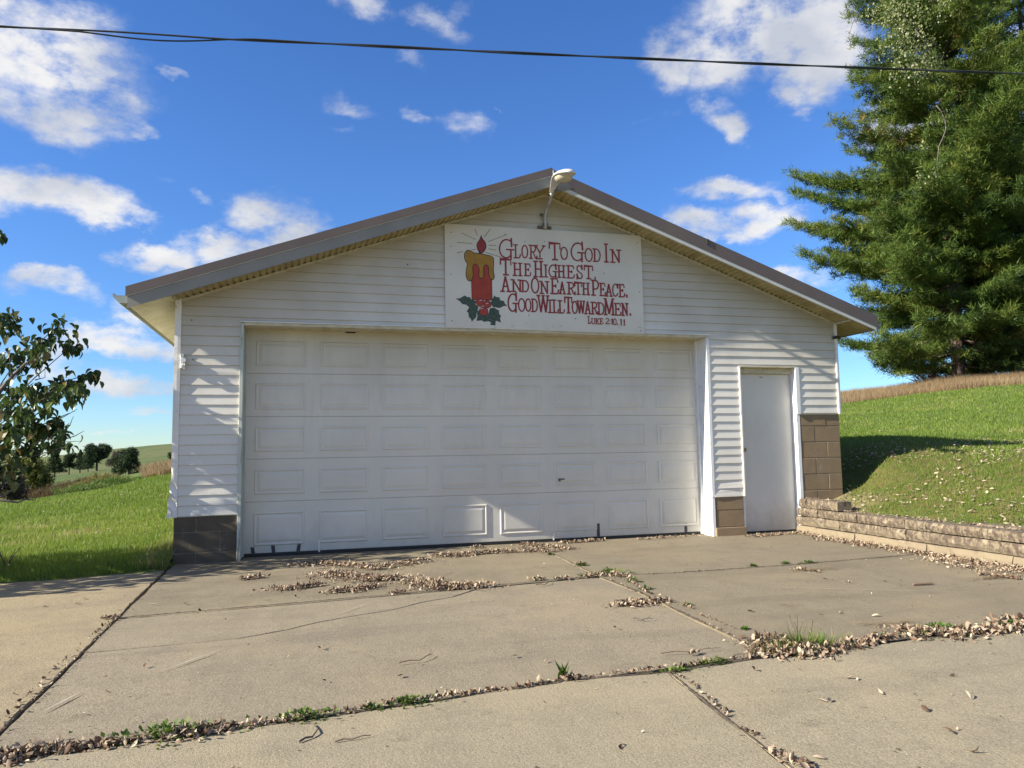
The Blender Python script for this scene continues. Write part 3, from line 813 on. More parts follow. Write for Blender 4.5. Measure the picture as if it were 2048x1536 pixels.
# opening trims
def bx(nm, mat, *a, bev=.002):
    mb = MB(); mb.box(*a, bev=bev); return mb.build(nm, M[mat], G)
bx('door_jamb', 'jamb_old', GX0 - .006, GX0 + .028, -.026, .262, .0, GZ)
bx('door_header', 'header', GX0 + .029, GX1 + .018, -.024, .262, GZ - .022, GZ + .010)
bx('header_flashing', 'trim', GX0 - .004, GX1 + .03, -.034, -.0245, GZ + .0105, GZ + .020, bev=0)
mb = MB(); mb.box(GX1 - .012, GX1 + .030, -.0150, .262, .47, GZ - .023, bev=.002); mb.box(GX1 - .012, GX1 + .030, -.008, .262, .0, .4695, bev=.002); mb.build('door_jamb', M['wood'], G)
bx('door_stop', 'wood', GX1 - .034, GX1 - .013, .205, .262, .01, GZ - .025)
bx('door_stop', 'jamb_old', GX0 + .029, GX0 + .045, .215, .262, .01, GZ - .025)
# side door frame
bx('side_door_frame', 'trim', SX0 - .004, SX0 + .018, -.024, .14, .47, SZ)
bx('side_door_frame', 'trim', SX0 + .000, SX0 + .030, .013, .14, .0, .468)
bx('side_door_frame', 'wood', SX1 - .045, SX1 + .012, -.017, .14, 1.472, SZ); bx('side_door_frame', 'wood', SX1 - .045, SX1 + .003, .002, .14, .0, 1.4715)
bx('side_door_frame', 'header', SX0 + .019, SX1 - .046, -.014, .14, SZ - .006, SZ + .010); bx('side_door_header', 'header', SX0 + .019, SX1 - .046, .06, .14, SZ - .075, SZ - .0065)

# garage door: 5 sections of 8 raised panels
zr = [.035, .5721, 1.0243, 1.4755, 1.9422, 2.425]
px0 = [-.529 + .6715 * i for i in range(8)]
for s in range(5):
    z0, z1 = zr[s] + .0008, zr[s + 1] - .0008
    mb = MB(); mb.box(GX0 + .028, GX1 - .012, .250, .290, z0, z1, bev=.004)
    sec = mb.build('door_section', M['gdoor'], G)
    pz0 = z0 + .075; pz1 = z1 - .105
    if s == 4: pz1 = z1 - .125
    for i in range(8):
        xa, xb = px0[i] - .012, px0[i] + .512
        mb = MB()
        # stamped moulding: outer groove, raised bead, sloping to a raised field
        def ring(d, y): return [(xa + d, y, pz0 + d), (xb - d, y, pz0 + d), (xb - d, y, pz1 - d), (xa + d, y, pz1 - d)]
        prof = [(0, .2498), (.010, .2415), (.018, .2412), (.028, .2493), (.034, .2496), (.060, .2420), (.066, .2416)]
        V = []; F = []
        for d, y in prof: V += ring(d, y)
        for r in range(len(prof) - 1):
            for k in range(4): a = r * 4 + k; b = r * 4 + (k + 1) % 4; F.append((a, b, b + 4, a + 4))
        l_ = (len(prof) - 1) * 4; F.append((l_, l_ + 1, l_ + 2, l_ + 3))
        mb.add(V, F); mb.build('raised_panel', M['gdoor'], sec)
mb = MB(); mb.box(GX0 + .03, GX1 - .014, .252, .285, .003, .036, bev=.003); mb.build('bottom_seal', M['black'], G)
for x, z0, h, tw in ((-.537, .028, .075, .012), (-.332, .028, .10, .012), (-.085, .03, .088, -.012), (3.352, .03, .16, 0), (4.507, .03, .11, 0)):
    mb = MB(); w = .019; mb.add([(x - w, .2475, z0), (x + w, .2475, z0), (x + w - tw, .2475, z0 + h), (x - w - tw, .2475, z0 + h), (x - w, .2493, z0), (x + w, .2493, z0), (x + w - tw, .2493, z0 + h), (x - w - tw, .2493, z0 + h)],
        [(0, 1, 2, 3), (7, 6, 5, 4), (0, 4, 5, 1), (1, 5, 6, 2), (2, 6, 7, 3), (3, 7, 4, 0)]); mb.build('tape_strip', M['tape'], G, fix=True)
for x, z1 in ((.133, .15), (2.79, .10)):
    bx('hinge_strip', 'trim', x - .009, x + .009, .238, .2492, .02, z1)
mb = MB(); mb.box(2.862, 2.940, .236, .249, .717, .735, bev=.003); mb.box(2.862, 2.885, .226, .237, .700, .727, bev=.002); mb.build('lift_handle', M['rusty'], G)
mb = MB(); mb.box(-.02 + .42, .42 + .09, .235, .249, 2.405, 2.4195); mb.build('dark_gap', M['dark'], G)
# side door
mb = MB(); mb.box(SX0 + .031, SX1 - .047, .105, .145, .022, SZ - .077, bev=.003); sdr = mb.build('side_door', M['sdoor'], G)
mb = MB(); mb.tube([(SX0 + .072, .104, 1.035), (SX0 + .072, .078, 1.035), (SX0 + .072, .066, 1.035), (SX0 + .072, .045, 1.035), (SX0 + .072, .036, 1.035)], [.026, .011, .012, .026, .020], 14)
mb.tube([(SX0 + .072, .1045, 1.035), (SX0 + .072, .098, 1.035)], .030, 14)
mb.build('door_knob', M['brass'], sdr, smooth=False)
mb = MB(); mb.box(5.545, 5.565, .1, .1048, 1.945, 1.955); mb.box(5.58, 5.588, .1, .1048, 1.946, 1.955); mb.build('door_marks', M['rusty'], sdr)
mb = MB(); mb.box(SX0 + .03, SX1 - .045, .10, .14, .002, .021); mb.build('threshold', M['black'], G)

# roof
def roofside(sgn):
    ex = -1.69 if sgn < 0 else 6.995
    # metal deck
    mb = MB(); y0, y1 = -.318, DEP + .32
    def zt(x): return rake(x) + (.185 if sgn < 0 else .165)
    P = [(ex - (.02 if sgn < 0 else -.02), zt(ex) - .0), (RX, zt(RX))]
    x0, z0 = P[0]; x1, z1 = P[1]
    z0 = rake(x0) + (.185 if sgn < 0 else .165)
    V = [(x0, y0, z0 - .02), (x1, y0, z1 - .02), (x1, y0, z1), (x0, y0, z0)]; V += [(a_, y1, c_) for a_, b_, c_ in V]
    mb.add(V, [(0, 1, 2, 3), (7, 6, 5, 4), (0, 4, 5, 1), (2, 6, 7, 3), (0, 3, 7, 4)])
    # standing ribs of the metal sheet
    yy = y0 + .15
    while yy < y1 - .1:
        V = []
        for (x, z) in ((x0, z0), (x1, z1)):
            V += [(x, yy - .02, z), (x, yy - .01, z + .018), (x, yy + .01, z + .018), (x, yy + .02, z)]
        mb.add(V, [(0, 1, 5, 4), (1, 2, 6, 5), (2, 3, 7, 6), (0, 3, 2, 1), (4, 5, 6, 7)]); yy += .30
    r = mb.build('roof', M['brown'], G)
    return r
roofside(-1); roofside(1)
# rake trim and fascia, left (broad grey board under the brown edge) and right (deep brown edge over a pale lip)
slopebar(-1.705, RX, .092, .183, -.334, -.319, 'brown', 'rake_trim')
slopebar(-1.690, RX, -.032, .091, -.318, -.300, 'fascia', 'fascia')
slopebar(-1.695, RX, .084, .0915, -.328, -.3185, 'fascia_white', 'drip_edge')
slopebar(RX, 7.015, .016, .163, -.334, -.319, 'brown', 'rake_trim')
slopebar(RX, 6.990, -.030, .016, -.326, -.300, 'fascia_white', 'fascia')
mb = MB(); mb.add([(RX + .005, -.337, 4.0), (RX + .14, -.337, 4.02), (RX + .24, -.337, 4.06), (RX + .02, -.337, 4.235), (RX + .005, -.335, 4.0), (RX + .14, -.335, 4.02), (RX + .24, -.335, 4.06), (RX + .02, -.335, 4.235)],
    [(0, 1, 2, 3), (7, 6, 5, 4), (0, 4, 5, 1), (1, 5, 6, 2), (2, 6, 7, 3), (3, 7, 4, 0)]); mb.build('ridge_plate', M['plate'], G, fix=True)
mb = MB()
for x in (4.62,):
    mb.box(x - .012, x + .012, -.345, -.334, rake(x) + .09, rake(x) + .16)
mb.build('trim_clip', M['dark'], G)
# eave fascia
for ex, s in ((-1.69, 1), (6.99, -1)):
    mb = MB(); z = rake(ex); mb.box(min(ex, ex + s * .02), max(ex, ex + s * .02), -.298, DEP + .3, z - .03, z + .09); mb.build('eave_fascia', M['fascia'], G)
# ribbed soffits: rake overhang (ribs across) and eave overhang
def soff(x0, x1, y0, y1, along, mat, pitch=.0635, dep=.012):
    mb = MB(); V = []; F = []
    if along == 'x':      # ribs repeat along x, run in y
        n = int(abs(x1 - x0) / pitch); st = []
        for i in range(n):
            a_ = x0 + (x1 - x0) * i / n; w = (x1 - x0) / n
            st += [(a_, 0), (a_ + w * .55, .0), (a_ + w * .70, dep), (a_ + w * .88, dep)]
        st.append((x1, 0))
        for x, d in st: z = rake(x) - .026 + d; V += [(x, y0, z), (x, y1, z)]
        for i in range(len(st) - 1): F.append((2 * i, 2 * i + 1, 2 * i + 3, 2 * i + 2))
    else:
        n = int(abs(y1 - y0) / pitch); st = []
        for i in range(n):
            a_ = y0 + (y1 - y0) * i / n; w = (y1 - y0) / n
            st += [(a_, 0), (a_ + w * .55, .0), (a_ + w * .70, dep), (a_ + w * .88, dep)]
        st.append((y1, 0))
        for y, d in st: V += [(x0, y, rake(x0) - .026 + d), (x1, y, rake(x1) - .026 + d)]
        for i in range(len(st) - 1): F.append((2 * i, 2 * i + 1, 2 * i + 3, 2 * i + 2))
    mb.add(V, F); return mb.build('soffit', M[mat], G)
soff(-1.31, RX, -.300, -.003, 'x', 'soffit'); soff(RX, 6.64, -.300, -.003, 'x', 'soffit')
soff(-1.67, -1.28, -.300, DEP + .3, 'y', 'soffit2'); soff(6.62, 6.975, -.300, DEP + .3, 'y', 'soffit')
# dark slot of the vented channel behind each rake soffit
mb = MB()
for i in range(120):
    x = -1.2 + i * .0635
    if abs(x - RX) < .1 or x > 6.55: continue
    z = rake(x) - .027; dz = -.358 * .02 * (1 if x > RX else -1)
    mb.add([(x, -.052, z - .0005), (x + .03, -.052, z + 1.5 * dz - .0005), (x + .03, -.031, z + 1.5 * dz - .0005), (x, -.031, z - .0005)], [(0, 1, 2, 3)])
o = mb.build('soffit_slots', M['dark'], G); o['kind'] = 'stuff'
mb = MB(); mb.box(6.618, 6.632, -.30, -.003, rake(6.62) - .05, rake(6.62) - .025); mb.build('soffit_divider', M['header'], G)
# gutters (open K profile, end cap, running the length of each eave)
def gutter(ex, s, w, h, z):
    prof = [(0, h), (0, 0), (w * .55, 0), (w * .72, h * .35), (w * .95, h * .6), (w, h * .98), (w - .012, h), (w - .016, h * .97), (w - .012, h * .65), (w * .68, h * .40), (w * .52, .006), (.004, .006), (.004, h)]
    mb = MB(); V = []; F = []; n = len(prof)
    for y in (-.295, DEP + .3):
        V += [(ex + s * a_, y, z + b_) for a_, b_ in prof]
    for k in range(n): F.append((k, (k + 1) % n, n + (k + 1) % n, n + k))
    F.append(tuple(range(n))); F.append(tuple(range(2 * n - 1, n - 1, -1)))
    mb.add(V, F)
    g_ = mb.build('gutter', M['gutter'], G, fix=True)
    mb = MB(); mb.add([(ex, -.296, z), (ex + s * w * .55, -.296, z), (ex + s * w * .95, -.296, z + h * .6), (ex + s * w, -.296, z + h * .8), (ex, -.296, z + h * .8)], [(0, 1, 2, 3, 4)])
    mb.build('end_cap', M['gutter'], g_)
gutter(-1.692, -1, .135, .095, 2.555); gutter(6.992, 1, .105, .085, 2.555)
# bracket and knobs left on the wall
mb = MB(); mb.box(-1.247, -1.215, -.046, -.018, 1.955, 2.10, bev=.004); mb.tube([(-1.215, -.03, 2.035), (-1.215, -.075, 2.035)], [.022, .026], 10); mb.tube([(-1.222, -.03, 1.985), (-1.215, -.06, 1.975)], [.014, .017], 8)
mb.tube([(-1.225, -.035, 2.085), (-1.243, -.055, 2.095), (-1.235, -.05, 2.04), (-1.20, -.06, 2.00), (-1.205, -.05, 1.95)], .007, 6)
mb.build('insulator_bracket', M['white_ceramic'], G)
mb = MB(); mb.tube([(6.575, -.02, 2.465), (6.60, -.055, 2.468), (6.66, -.05, 2.462)], [.016, .02, .014], 8); mb.build('wire_knob', M['black'], G)
for x, z in ((-1.15, 2.455), (1.06, 3.15), (-1.13, 2.05)):
    mb = MB(); mb.tube([(x, -.022, z), (x, -.016, z)], .007, 6); mb.build('siding_hole', M['black'], G)

# ------------------------------------------------------------------ retaining wall
RW = empty('retaining_wall', (5.87, 0, 0), 'low tan block retaining wall with dark lichen running out from the side door', 'retaining wall')
def rb(x0, x1, y0, y1, z0, z1, seed):
    rs = random.Random(seed); mb = MB()
    x0 -= 5.87; x1 -= 5.87
    # rough split face on the drive side
    ny = max(2, int((y1 - y0) / .05)); nz = 3; V = []; F = []
    for j in range(nz + 1):
        for i in range(ny + 1):
            e = (j in (0, nz)) or (i in (0, ny) and rs.random() < .5)
            d = .006 if e else -rs.random() * .014
            V.append((x0 + d, y0 + .0012 + (y1 - y0 - .0024) * i / ny, z0 + .003 + (z1 - z0 - .006) * j / nz + (rs.random() - .5) * .004))
    for j in range(nz):
        for i in range(ny): a_ = j * (ny + 1) + i; F.append((a_, a_ + ny + 1, a_ + ny + 2, a_ + 1))
    b = len(V)
    top = [nz * (ny + 1) + i for i in range(ny + 1)]; bot = list(range(ny + 1))
    V += [(x1, y0 + .004, z0 + .003), (x1, y1 - .004, z0 + .003), (x1, y1 - .004, z1 - .003), (x1, y0 + .004, z1 - .003)]
    F.append(tuple(top) + (b + 2, b + 3)); F.append(tuple(reversed(bot)) + (b, b + 1))
    F.append(tuple([j * (ny + 1) for j in range(nz + 1)]) + (b + 3, b)); F.append(tuple([j * (ny + 1) + ny for j in range(nz, -1, -1)]) + (b + 1, b + 2)); F.append((b, b + 3, b + 2, b + 1))
    mb.add(V, F); return mb.build('wall_block', M['rblock'], RW, fix=True)
sdn = 500
for (z0, z1, off, xo, y1) in ((-.06, .090, .17, .0, -.01), (.094, .203, .0, .012, .012), (.207, .302, .21, .024, .012)):
    y = y1; first = True
    while y > -8.5:
        L = random.choice((.30, .36, .41, .28)) if not first else .19 + off
        first = False; sdn += 1
        xw = 5.875 + xo + random.uniform(-.004, .004) - .006 * y
        xw = 5.90 + xo - .010 * max(y, -3) * 0
        rb(xw + random.uniform(-.005, .005), xw + .21, y - L, y - .002, z0, z1 + random.uniform(-.004, .003), sdn); y -= L
# short upper course
for a_, b_ in ((-.14, .0), (-.40, -.145), (-.70, -.405)): sdn += 1; rb(5.955, 6.16, a_, b_, .306, .415, sdn)
# broad flat cap stones farther along
for k in range(5):
    sdn += 1; rb(6.10, 6.34, -2.35 - (k + 1) * .42, -2.35 - k * .42 - .004, .24, .318, sdn)

# ------------------------------------------------------------------ sign
SG = empty('painted_sign', (1.477, -.036, 2.447), 'white plywood board with red scripture lettering and a painted candle, above the garage door', 'sign')
SGO = Vector((1.477, -.036, 2.447))
mb = MB(); q = [(1.479, 2.455), (3.895, 2.440), (3.890, 3.650), (1.476, 3.640)]
V = [(x, -.036, z) for x, z in q] + [(x, -.0205, z) for x, z in q]
V = [(x - SGO.x, y - SGO.y, z - SGO.z) for x, y, z in V]
mb.add(V, [(0, 1, 2, 3), (7, 6, 5, 4), (0, 4, 5, 1), (1, 5, 6, 2), (2, 6, 7, 3), (3, 7, 4, 0)]); mb.build('plywood_board', M['board'], SG, fix=True)
LETTERS = [('G', 2.1075, 2.2746, 3.2811, 3.4958), ('L', 2.2764, 2.3641, 3.2866, 3.4405), ('O', 2.3782, 2.4524, 3.2933, 3.4399), ('R', 2.4601, 2.5656, 3.2908, 3.4456), ('Y', 2.5298, 2.6669, 3.2915, 3.4467), ('T', 2.712, 2.8506, 3.2912, 3.4864), ('T', 2.1181, 2.2476, 3.0824, 3.2618), ('H', 2.2604, 2.3824, 3.0799, 3.2255), ('E', 2.3995, 2.4846, 3.0834, 3.2217), ('H', 2.5116, 2.6372, 3.0781, 3.2595), ('I', 2.6383, 2.6942, 3.0808, 3.2218), ('G', 2.7022, 2.8034, 3.0826, 3.2262), ('A', 2.1167, 2.2366, 2.8885, 3.061), ('N', 2.2401, 2.3804, 2.8918, 3.0276), ('D', 2.3584, 2.455, 2.8943, 3.0243), ('O', 2.4851, 2.5792, 2.8857, 3.0608), ('N', 2.585, 2.7043, 2.8826, 3.0237), ('E', 2.7167, 2.821, 2.8862, 3.0626), ('G', 2.2021, 2.3146, 2.6608, 2.8617), ('O', 2.3258, 2.4062, 2.6645, 2.8104), ('O', 2.4116, 2.4783, 2.6673, 2.812), ('D', 2.4782, 2.5571, 2.666, 2.811), ('W', 2.5495, 2.7003, 2.6642, 2.8559), ('I', 2.6797, 2.7395, 2.661, 2.807), ('L', 2.7315, 2.8155, 2.6616, 2.8095), ('L', 2.8034, 2.8878, 2.6594, 2.8045), ('O', 2.8533, 2.9408, 3.3011, 3.4451), ('G', 2.9816, 3.1459, 3.2946, 3.5068), ('O', 3.1585, 3.254, 3.2934, 3.4482), ('D', 3.2557, 3.3545, 3.2969, 3.447), ('I', 3.3995, 3.4613, 3.2982, 3.5154), ('N', 3.4787, 3.6227, 3.2984, 3.4505), ('H', 2.8039, 2.9079, 3.0824, 3.2237), ('E', 2.9194, 3.0206, 3.0817, 3.227), ('S', 3.0448, 3.1259, 3.0802, 3.2355), ('T', 3.1439, 3.2528, 3.0838, 3.2352), ('.', 3.2691, 3.29, 3.0789, 3.111), ('A', 2.8217, 2.906, 2.8883, 3.0317), ('R', 2.9174, 3.0265, 2.8894, 3.028), ('T', 3.0174, 3.1072, 2.8904, 3.0295), ('H', 3.1071, 3.2083, 2.8901, 3.0278), ('P', 3.2232, 3.3251, 2.8887, 3.0675), ('E', 3.3291, 3.4087, 2.8873, 3.0346), ('A', 3.4021, 3.4986, 2.8845, 3.0278), ('C', 3.4968, 3.5726, 2.8879, 3.0333), ('E', 3.5742, 3.6559, 2.8824, 3.0308), (';', 3.6707, 3.6929, 2.8765, 2.9113), ('T', 2.8895, 2.9811, 2.6641, 2.8471), ('O', 2.9806, 3.0476, 2.6625, 2.8032), ('W', 3.0404, 3.1419, 2.665, 2.8104), ('A', 3.1328, 3.2185, 2.662, 2.8094), ('R', 3.2093, 3.3091, 2.6622, 2.8022), ('D', 3.2953, 3.3837, 2.6605, 2.7984), ('M', 3.3807, 3.5202, 2.6599, 2.8501), ('E', 3.51, 3.6023, 2.6591, 2.7978), ('N', 3.6023, 3.6951, 2.6578, 2.8013), ('.', 3.7026, 3.7352, 2.6576, 2.6906)]
SMALL = [('L', 3.1694, 3.2145, 2.5463, 2.63), ('U', 3.216, 3.2684, 2.5444, 2.6078), ('K', 3.2683, 3.3182, 2.5434, 2.6076), ('E', 3.321, 3.3683, 2.5449, 2.6092), ('2', 3.3939, 3.4488, 2.5472, 2.616), (':', 3.4486, 3.4614, 2.5559, 2.5938), ('1', 3.467, 3.4946, 2.5463, 2.6136), ('0', 3.4944, 3.5377, 2.5413, 2.6121), (';', 3.5441, 3.557, 2.5337, 2.5596), ('1', 3.5791, 3.6115, 2.5411, 2.6129), ('1', 3.6178, 3.653, 2.5406, 2.6098)]
CD = {'flame': [(1.8984, 3.5165), (1.8785, 3.4734), (1.8529, 3.4343), (1.8458, 3.4005), (1.8562, 3.3594), (1.8767, 3.3272), (1.8976, 3.3201), (1.9229, 3.334), (1.9486, 3.373), (1.9542, 3.4152), (1.9413, 3.4563), (1.9164, 3.4841)], 'wax': [(1.7393, 3.3444), (1.71, 3.3179), (1.6996, 3.2759), (1.7115, 3.2227), (1.7335, 3.1866), (1.7203, 3.1198), (1.7171, 3.0495), (1.7356, 3.0009), (1.7603, 2.9897), (1.7854, 3.0073), (1.7985, 3.0658), (1.7952, 3.1401), (1.804, 3.1778), (1.8291, 3.1899), (1.8498, 3.176), (1.8701, 3.1356), (1.8651, 3.0607), (1.8772, 3.0323), (1.898, 3.025), (1.9175, 3.0424), (1.9238, 3.0801), (1.9222, 3.1465), (1.9335, 3.1803), (1.9562, 3.1857), (1.9794, 3.1577), (1.9826, 3.0829), (1.9987, 3.0338), (2.0195, 3.014), (2.0452, 3.0401), (2.044, 3.0775), (2.0363, 3.1272), (2.0414, 3.2527), (2.0233, 3.2852), (1.9897, 3.2959), (1.8975, 3.3117), (1.8139, 3.3195), (1.7767, 3.3382)], 'body': [(1.7787, 3.007), (1.7827, 2.7766), (2.0179, 2.7816), (2.0146, 3.0262), (2.0008, 3.1838), (1.9802, 3.2161), (1.8043, 3.2069), (1.7956, 3.1733)], 'leafs': [[(1.5952, 2.7816), (1.6427, 2.7876), (1.7007, 2.8226), (1.7293, 2.8033), (1.7583, 2.8069), (1.7745, 2.7804), (1.8323, 2.7621), (1.8066, 2.6954), (1.7487, 2.6892), (1.716, 2.7167), (1.6708, 2.7232), (1.6424, 2.7549)], [(1.8071, 2.7365), (1.7486, 2.6851), (1.736, 2.6642), (1.7193, 2.6391), (1.7398, 2.6275), (1.7433, 2.5786), (1.7678, 2.5549), (1.7782, 2.5225), (1.7966, 2.5476), (1.8259, 2.5731), (1.8391, 2.6391), (1.8564, 2.6972)], [(1.8393, 2.6555), (1.8426, 2.5818), (1.8296, 2.5405), (1.8545, 2.5371), (1.8878, 2.5464), (1.9208, 2.5269), (1.971, 2.5366), (2.0042, 2.5212), (1.9872, 2.496), (2.0499, 2.4896), (2.0549, 2.5475), (2.0222, 2.6041), (1.9722, 2.6272), (1.9057, 2.6496)], [(2.0163, 2.7857), (2.0439, 2.8365), (2.0631, 2.819), (2.1052, 2.8157), (2.109, 2.7851), (2.1596, 2.7746), (2.1634, 2.7498), (2.1927, 2.7218), (2.146, 2.7159), (2.1118, 2.694), (2.0739, 2.6968), (2.0235, 2.7032), (1.9989, 2.7437)], [(1.9898, 2.6855), (2.0402, 2.6956), (2.0736, 2.6719), (2.0946, 2.6685), (2.0981, 2.6232), (2.1189, 2.6032), (2.1058, 2.5738), (2.1177, 2.5246), (2.08, 2.54), (2.0381, 2.5469), (1.9883, 2.5783), (1.9722, 2.6272)]], 'berries': [((1.8754, 2.7489), 0.0455), ((1.9611, 2.7323), 0.0431), ((1.9157, 2.65), 0.0497)], 'glints': [(1.8823, 2.7722), (1.957, 2.738), (1.8936, 2.678)], 'rays': [[(1.6709, 3.5414), (1.8366, 3.4734)], [(1.6202, 3.4287), (1.7943, 3.4266)], [(1.8256, 3.5998), (1.854, 3.5221)], [(2.0067, 3.6098), (1.9378, 3.5105)], [(2.206, 3.5567), (1.9793, 3.4586)], [(1.9829, 3.4186), (2.0718, 3.4204)], [(1.9824, 3.375), (2.071, 3.365)], [(1.9523, 3.3298), (2.1335, 3.2854)], [(1.6149, 3.3084), (1.6853, 3.3264)], [(1.7852, 3.3537), (1.827, 3.3619)]]}
GL = {
 'G': [[(.92, .80), (.80, .94), (.55, 1), (.30, .93), (.10, .72), (.03, .47), (.10, .22), (.28, .05), (.52, .0), (.74, .08), (.86, .22)], [(.87, 1.08), (.90, .62)], [(.50, .46), (1.08, .46)], [(.84, .46), (.84, -.06)]],
 'L': [[(.32, 1), (.34, .03)], [(.02, 1), (.62, 1)], [(.06, .0), (.78, .02), (.90, .10), (.98, .30)]],
 'O': [[(.5, 1), (.22, .90), (.06, .65), (.06, .35), (.22, .10), (.5, 0), (.78, .10), (.94, .35), (.94, .65), (.78, .90), (.5, 1)]],
 'R': [[(.28, 1), (.28, 0)], [(.04, 1), (.58, .99), (.76, .90), (.80, .74), (.72, .58), (.52, .51), (.28, .50)], [(.06, 0), (.48, 0)], [(.52, .50), (.66, .30), (.76, .04), (.90, -.02), (.98, .22)]],
 'Y': [[(.14, 1), (.50, .46)], [(.88, 1), (.50, .46), (.50, 0)], [(.0, 1), (.32, 1)], [(.70, 1), (1.0, 1)], [(.28, 0), (.74, 0)]],
 'T': [[(.02, .66), (.03, 1), (.97, 1), (.98, .66)], [(.5, 1), (.5, 0)], [(.26, 0), (.76, 0)]],
 'H': [[(.24, 1), (.24, 0)], [(.78, 1), (.78, 0)], [(.24, .50), (.78, .50)], [(.04, 1), (.46, 1)], [(.60, 1), (.98, 1)], [(.04, 0), (.46, 0)], [(.60, 0), (.98, 0)]],
 'E': [[(.26, 1), (.26, 0)], [(.04, 1), (.84, 1), (.92, .76)], [(.26, .52), (.66, .52)], [(.66, .62), (.66, .42)], [(.04, 0), (.80, .0), (.92, .08), (.98, .28)]],
 'I': [[(.5, 1), (.5, 0)], [(.12, 1), (.88, 1)], [(.08, 0), (.92, 0)]],
 'A': [[(.5, 1), (.20, 0)], [(.5, 1), (.82, 0)], [(.30, .34), (.72, .34)], [(.0, 0), (.40, 0)], [(.62, 0), (1.0, 0)]],
 'N': [[(.22, 1), (.22, 0)], [(.22, 1), (.80, .02)], [(.80, 1), (.80, .0)], [(.0, 1), (.30, 1)], [(.58, 1), (1.0, 1)], [(.02, 0), (.44, 0)]],
 'D': [[(.26, 1), (.26, 0)], [(.04, 1), (.52, 1), (.78, .90), (.94, .68), (.96, .45), (.86, .18), (.62, .02), (.04, 0)]],
 'S': [[(.86, .76), (.70, .94), (.42, 1), (.16, .88), (.12, .70), (.30, .55), (.68, .43), (.88, .28), (.82, .08), (.56, 0), (.30, .06), (.12, .22)], [(.86, 1.06), (.88, .70)], [(.10, .36), (.12, -.06)]],
 'P': [[(.28, 1), (.28, 0)], [(.04, 1), (.62, .99), (.86, .88), (.94, .70), (.84, .50), (.62, .42), (.28, .40)], [(.06, 0), (.54, 0)]],
 'C': [[(.88, .78), (.74, .95), (.50, 1), (.26, .92), (.08, .68), (.06, .38), (.20, .10), (.46, .0), (.72, .06), (.90, .24)], [(.88, 1.02), (.90, .66)]],
 'W': [[(.12, 1), (.32, 0)], [(.32, 0), (.52, .96)], [(.50, .96), (.72, 0)], [(.72, 0), (.90, 1)], [(.0, 1), (.26, 1)], [(.40, 1), (.64, 1)], [(.76, 1), (1.0, 1)]],
 'U': [[(.20, 1), (.20, .26), (.34, .04), (.58, .0), (.78, .12), (.84, .30), (.84, 1)], [(.02, 1), (.40, 1)], [(.66, 1), (1., 1)]],
 'K': [[(.24, 1), (.24, 0)], [(.82, 1), (.26, .46)], [(.42, .60), (.86, 0)], [(.04, 1), (.44, 1)], [(.04, 0), (.44, 0)], [(.66, 0), (1., 0)], [(.66, 1), (1., 1)]],
 'M': [[(.18, 1), (.14, 0)], [(.18, 1), (.48, .06)], [(.48, .06), (.80, 1)], [(.80, 1), (.84, 0)], [(.02, 1), (.26, 1)], [(.74, 1), (.96, 1)], [(.0, 0), (.30, 0)], [(.68, 0), (1., 0)]],
 '2': [[(.16, .78), (.24, .94), (.50, 1), (.78, .92), (.84, .74), (.62, .50), (.22, .20), (.14, .02), (.40, .08), (.70, .0), (.92, .16)]],
 '1': [[(.30, .92), (.56, 1), (.56, 0)], [(.30, 0), (.82, 0)]],
 '0': [[(.5, 1), (.18, .88), (.08, .5), (.18, .12), (.5, 0), (.82, .12), (.92, .5), (.82, .88), (.5, 1)]],
 ':': [[(.5, .86), (.5, .72)], [(.5, .2), (.5, .06)]],
 '.': [[(.3, .25), (.7, .25)], [(.3, .6), (.7, .6)]],
 ';': [[(.5, .95), (.5, .5), (.35, .05)]],
}
CORN = {'O', 'G', 'C', 'S', '0'}
def stroke(mb, pts, w, y, mi=0):
    """flat ribbon with mitred joints and rounded-off ends, facing -y"""
    n = len(pts)
    P = [Vector(p) for p in pts]; L = []; Rr = []
    closed = (P[0] - P[-1]).length < 1e-6 and n > 3
    for i in range(n):
        if closed: a_ = P[i - 1] if i > 0 else P[-2]; b_ = P[i + 1] if i < n - 1 else P[1]
        else: a_ = P[max(i - 1, 0)]; b_ = P[min(i + 1, n - 1)]
        d = (b_ - a_).normalized(); nn = Vector((-d.y, d.x))
        if 0 < i < n - 1 or closed:
            d1 = (P[i] - a_).normalized(); cs = max(.5, nn.dot(Vector((-d1.y, d1.x))))
        else: cs = 1
        q = P[i].copy()
        if not closed and i == 0: q -= d * w * .35
        if not closed and i == n - 1: q += d * w * .35
        ww = w * random.uniform(.90, 1.10)
        L.append(q + nn * ww / cs); Rr.append(q - nn * ww / cs)
    V = [(v.x, y, v.y) for v in L] + [(v.x, y, v.y) for v in Rr]
    F = [(n + i, n + i + 1, i + 1, i) for i in range(n - 1)]
    mb.add([(x - SGO.x, y_ - SGO.y, z - SGO.z) for x, y_, z in V], F, mi)
def smoothpts(pts):
    if len(pts) < 4: return pts
    out = []; n = len(pts); closed = pts[0] == pts[-1]
    P = [Vector(p) for p in pts]
    for i in range(n - 1):
        p0 = P[i - 1] if i > 0 else (P[-2] if closed else P[0]); p3 = P[i + 2] if i + 2 < n else (P[1] if closed else P[-1])
        for s in (0, .34, .67):
            p1, p2 = P[i], P[i + 1]
            v = .5 * ((2 * p1) + (p2 - p0) * s + (2 * p0 - 5 * p1 + 4 * p2 - p3) * s * s + (3 * p1 - p0 - 3 * p2 + p3) * s ** 3)
            out.append((v.x, v.y))
    out.append(tuple(pts[-1])); return out
mb = MB(); yl = -.0375
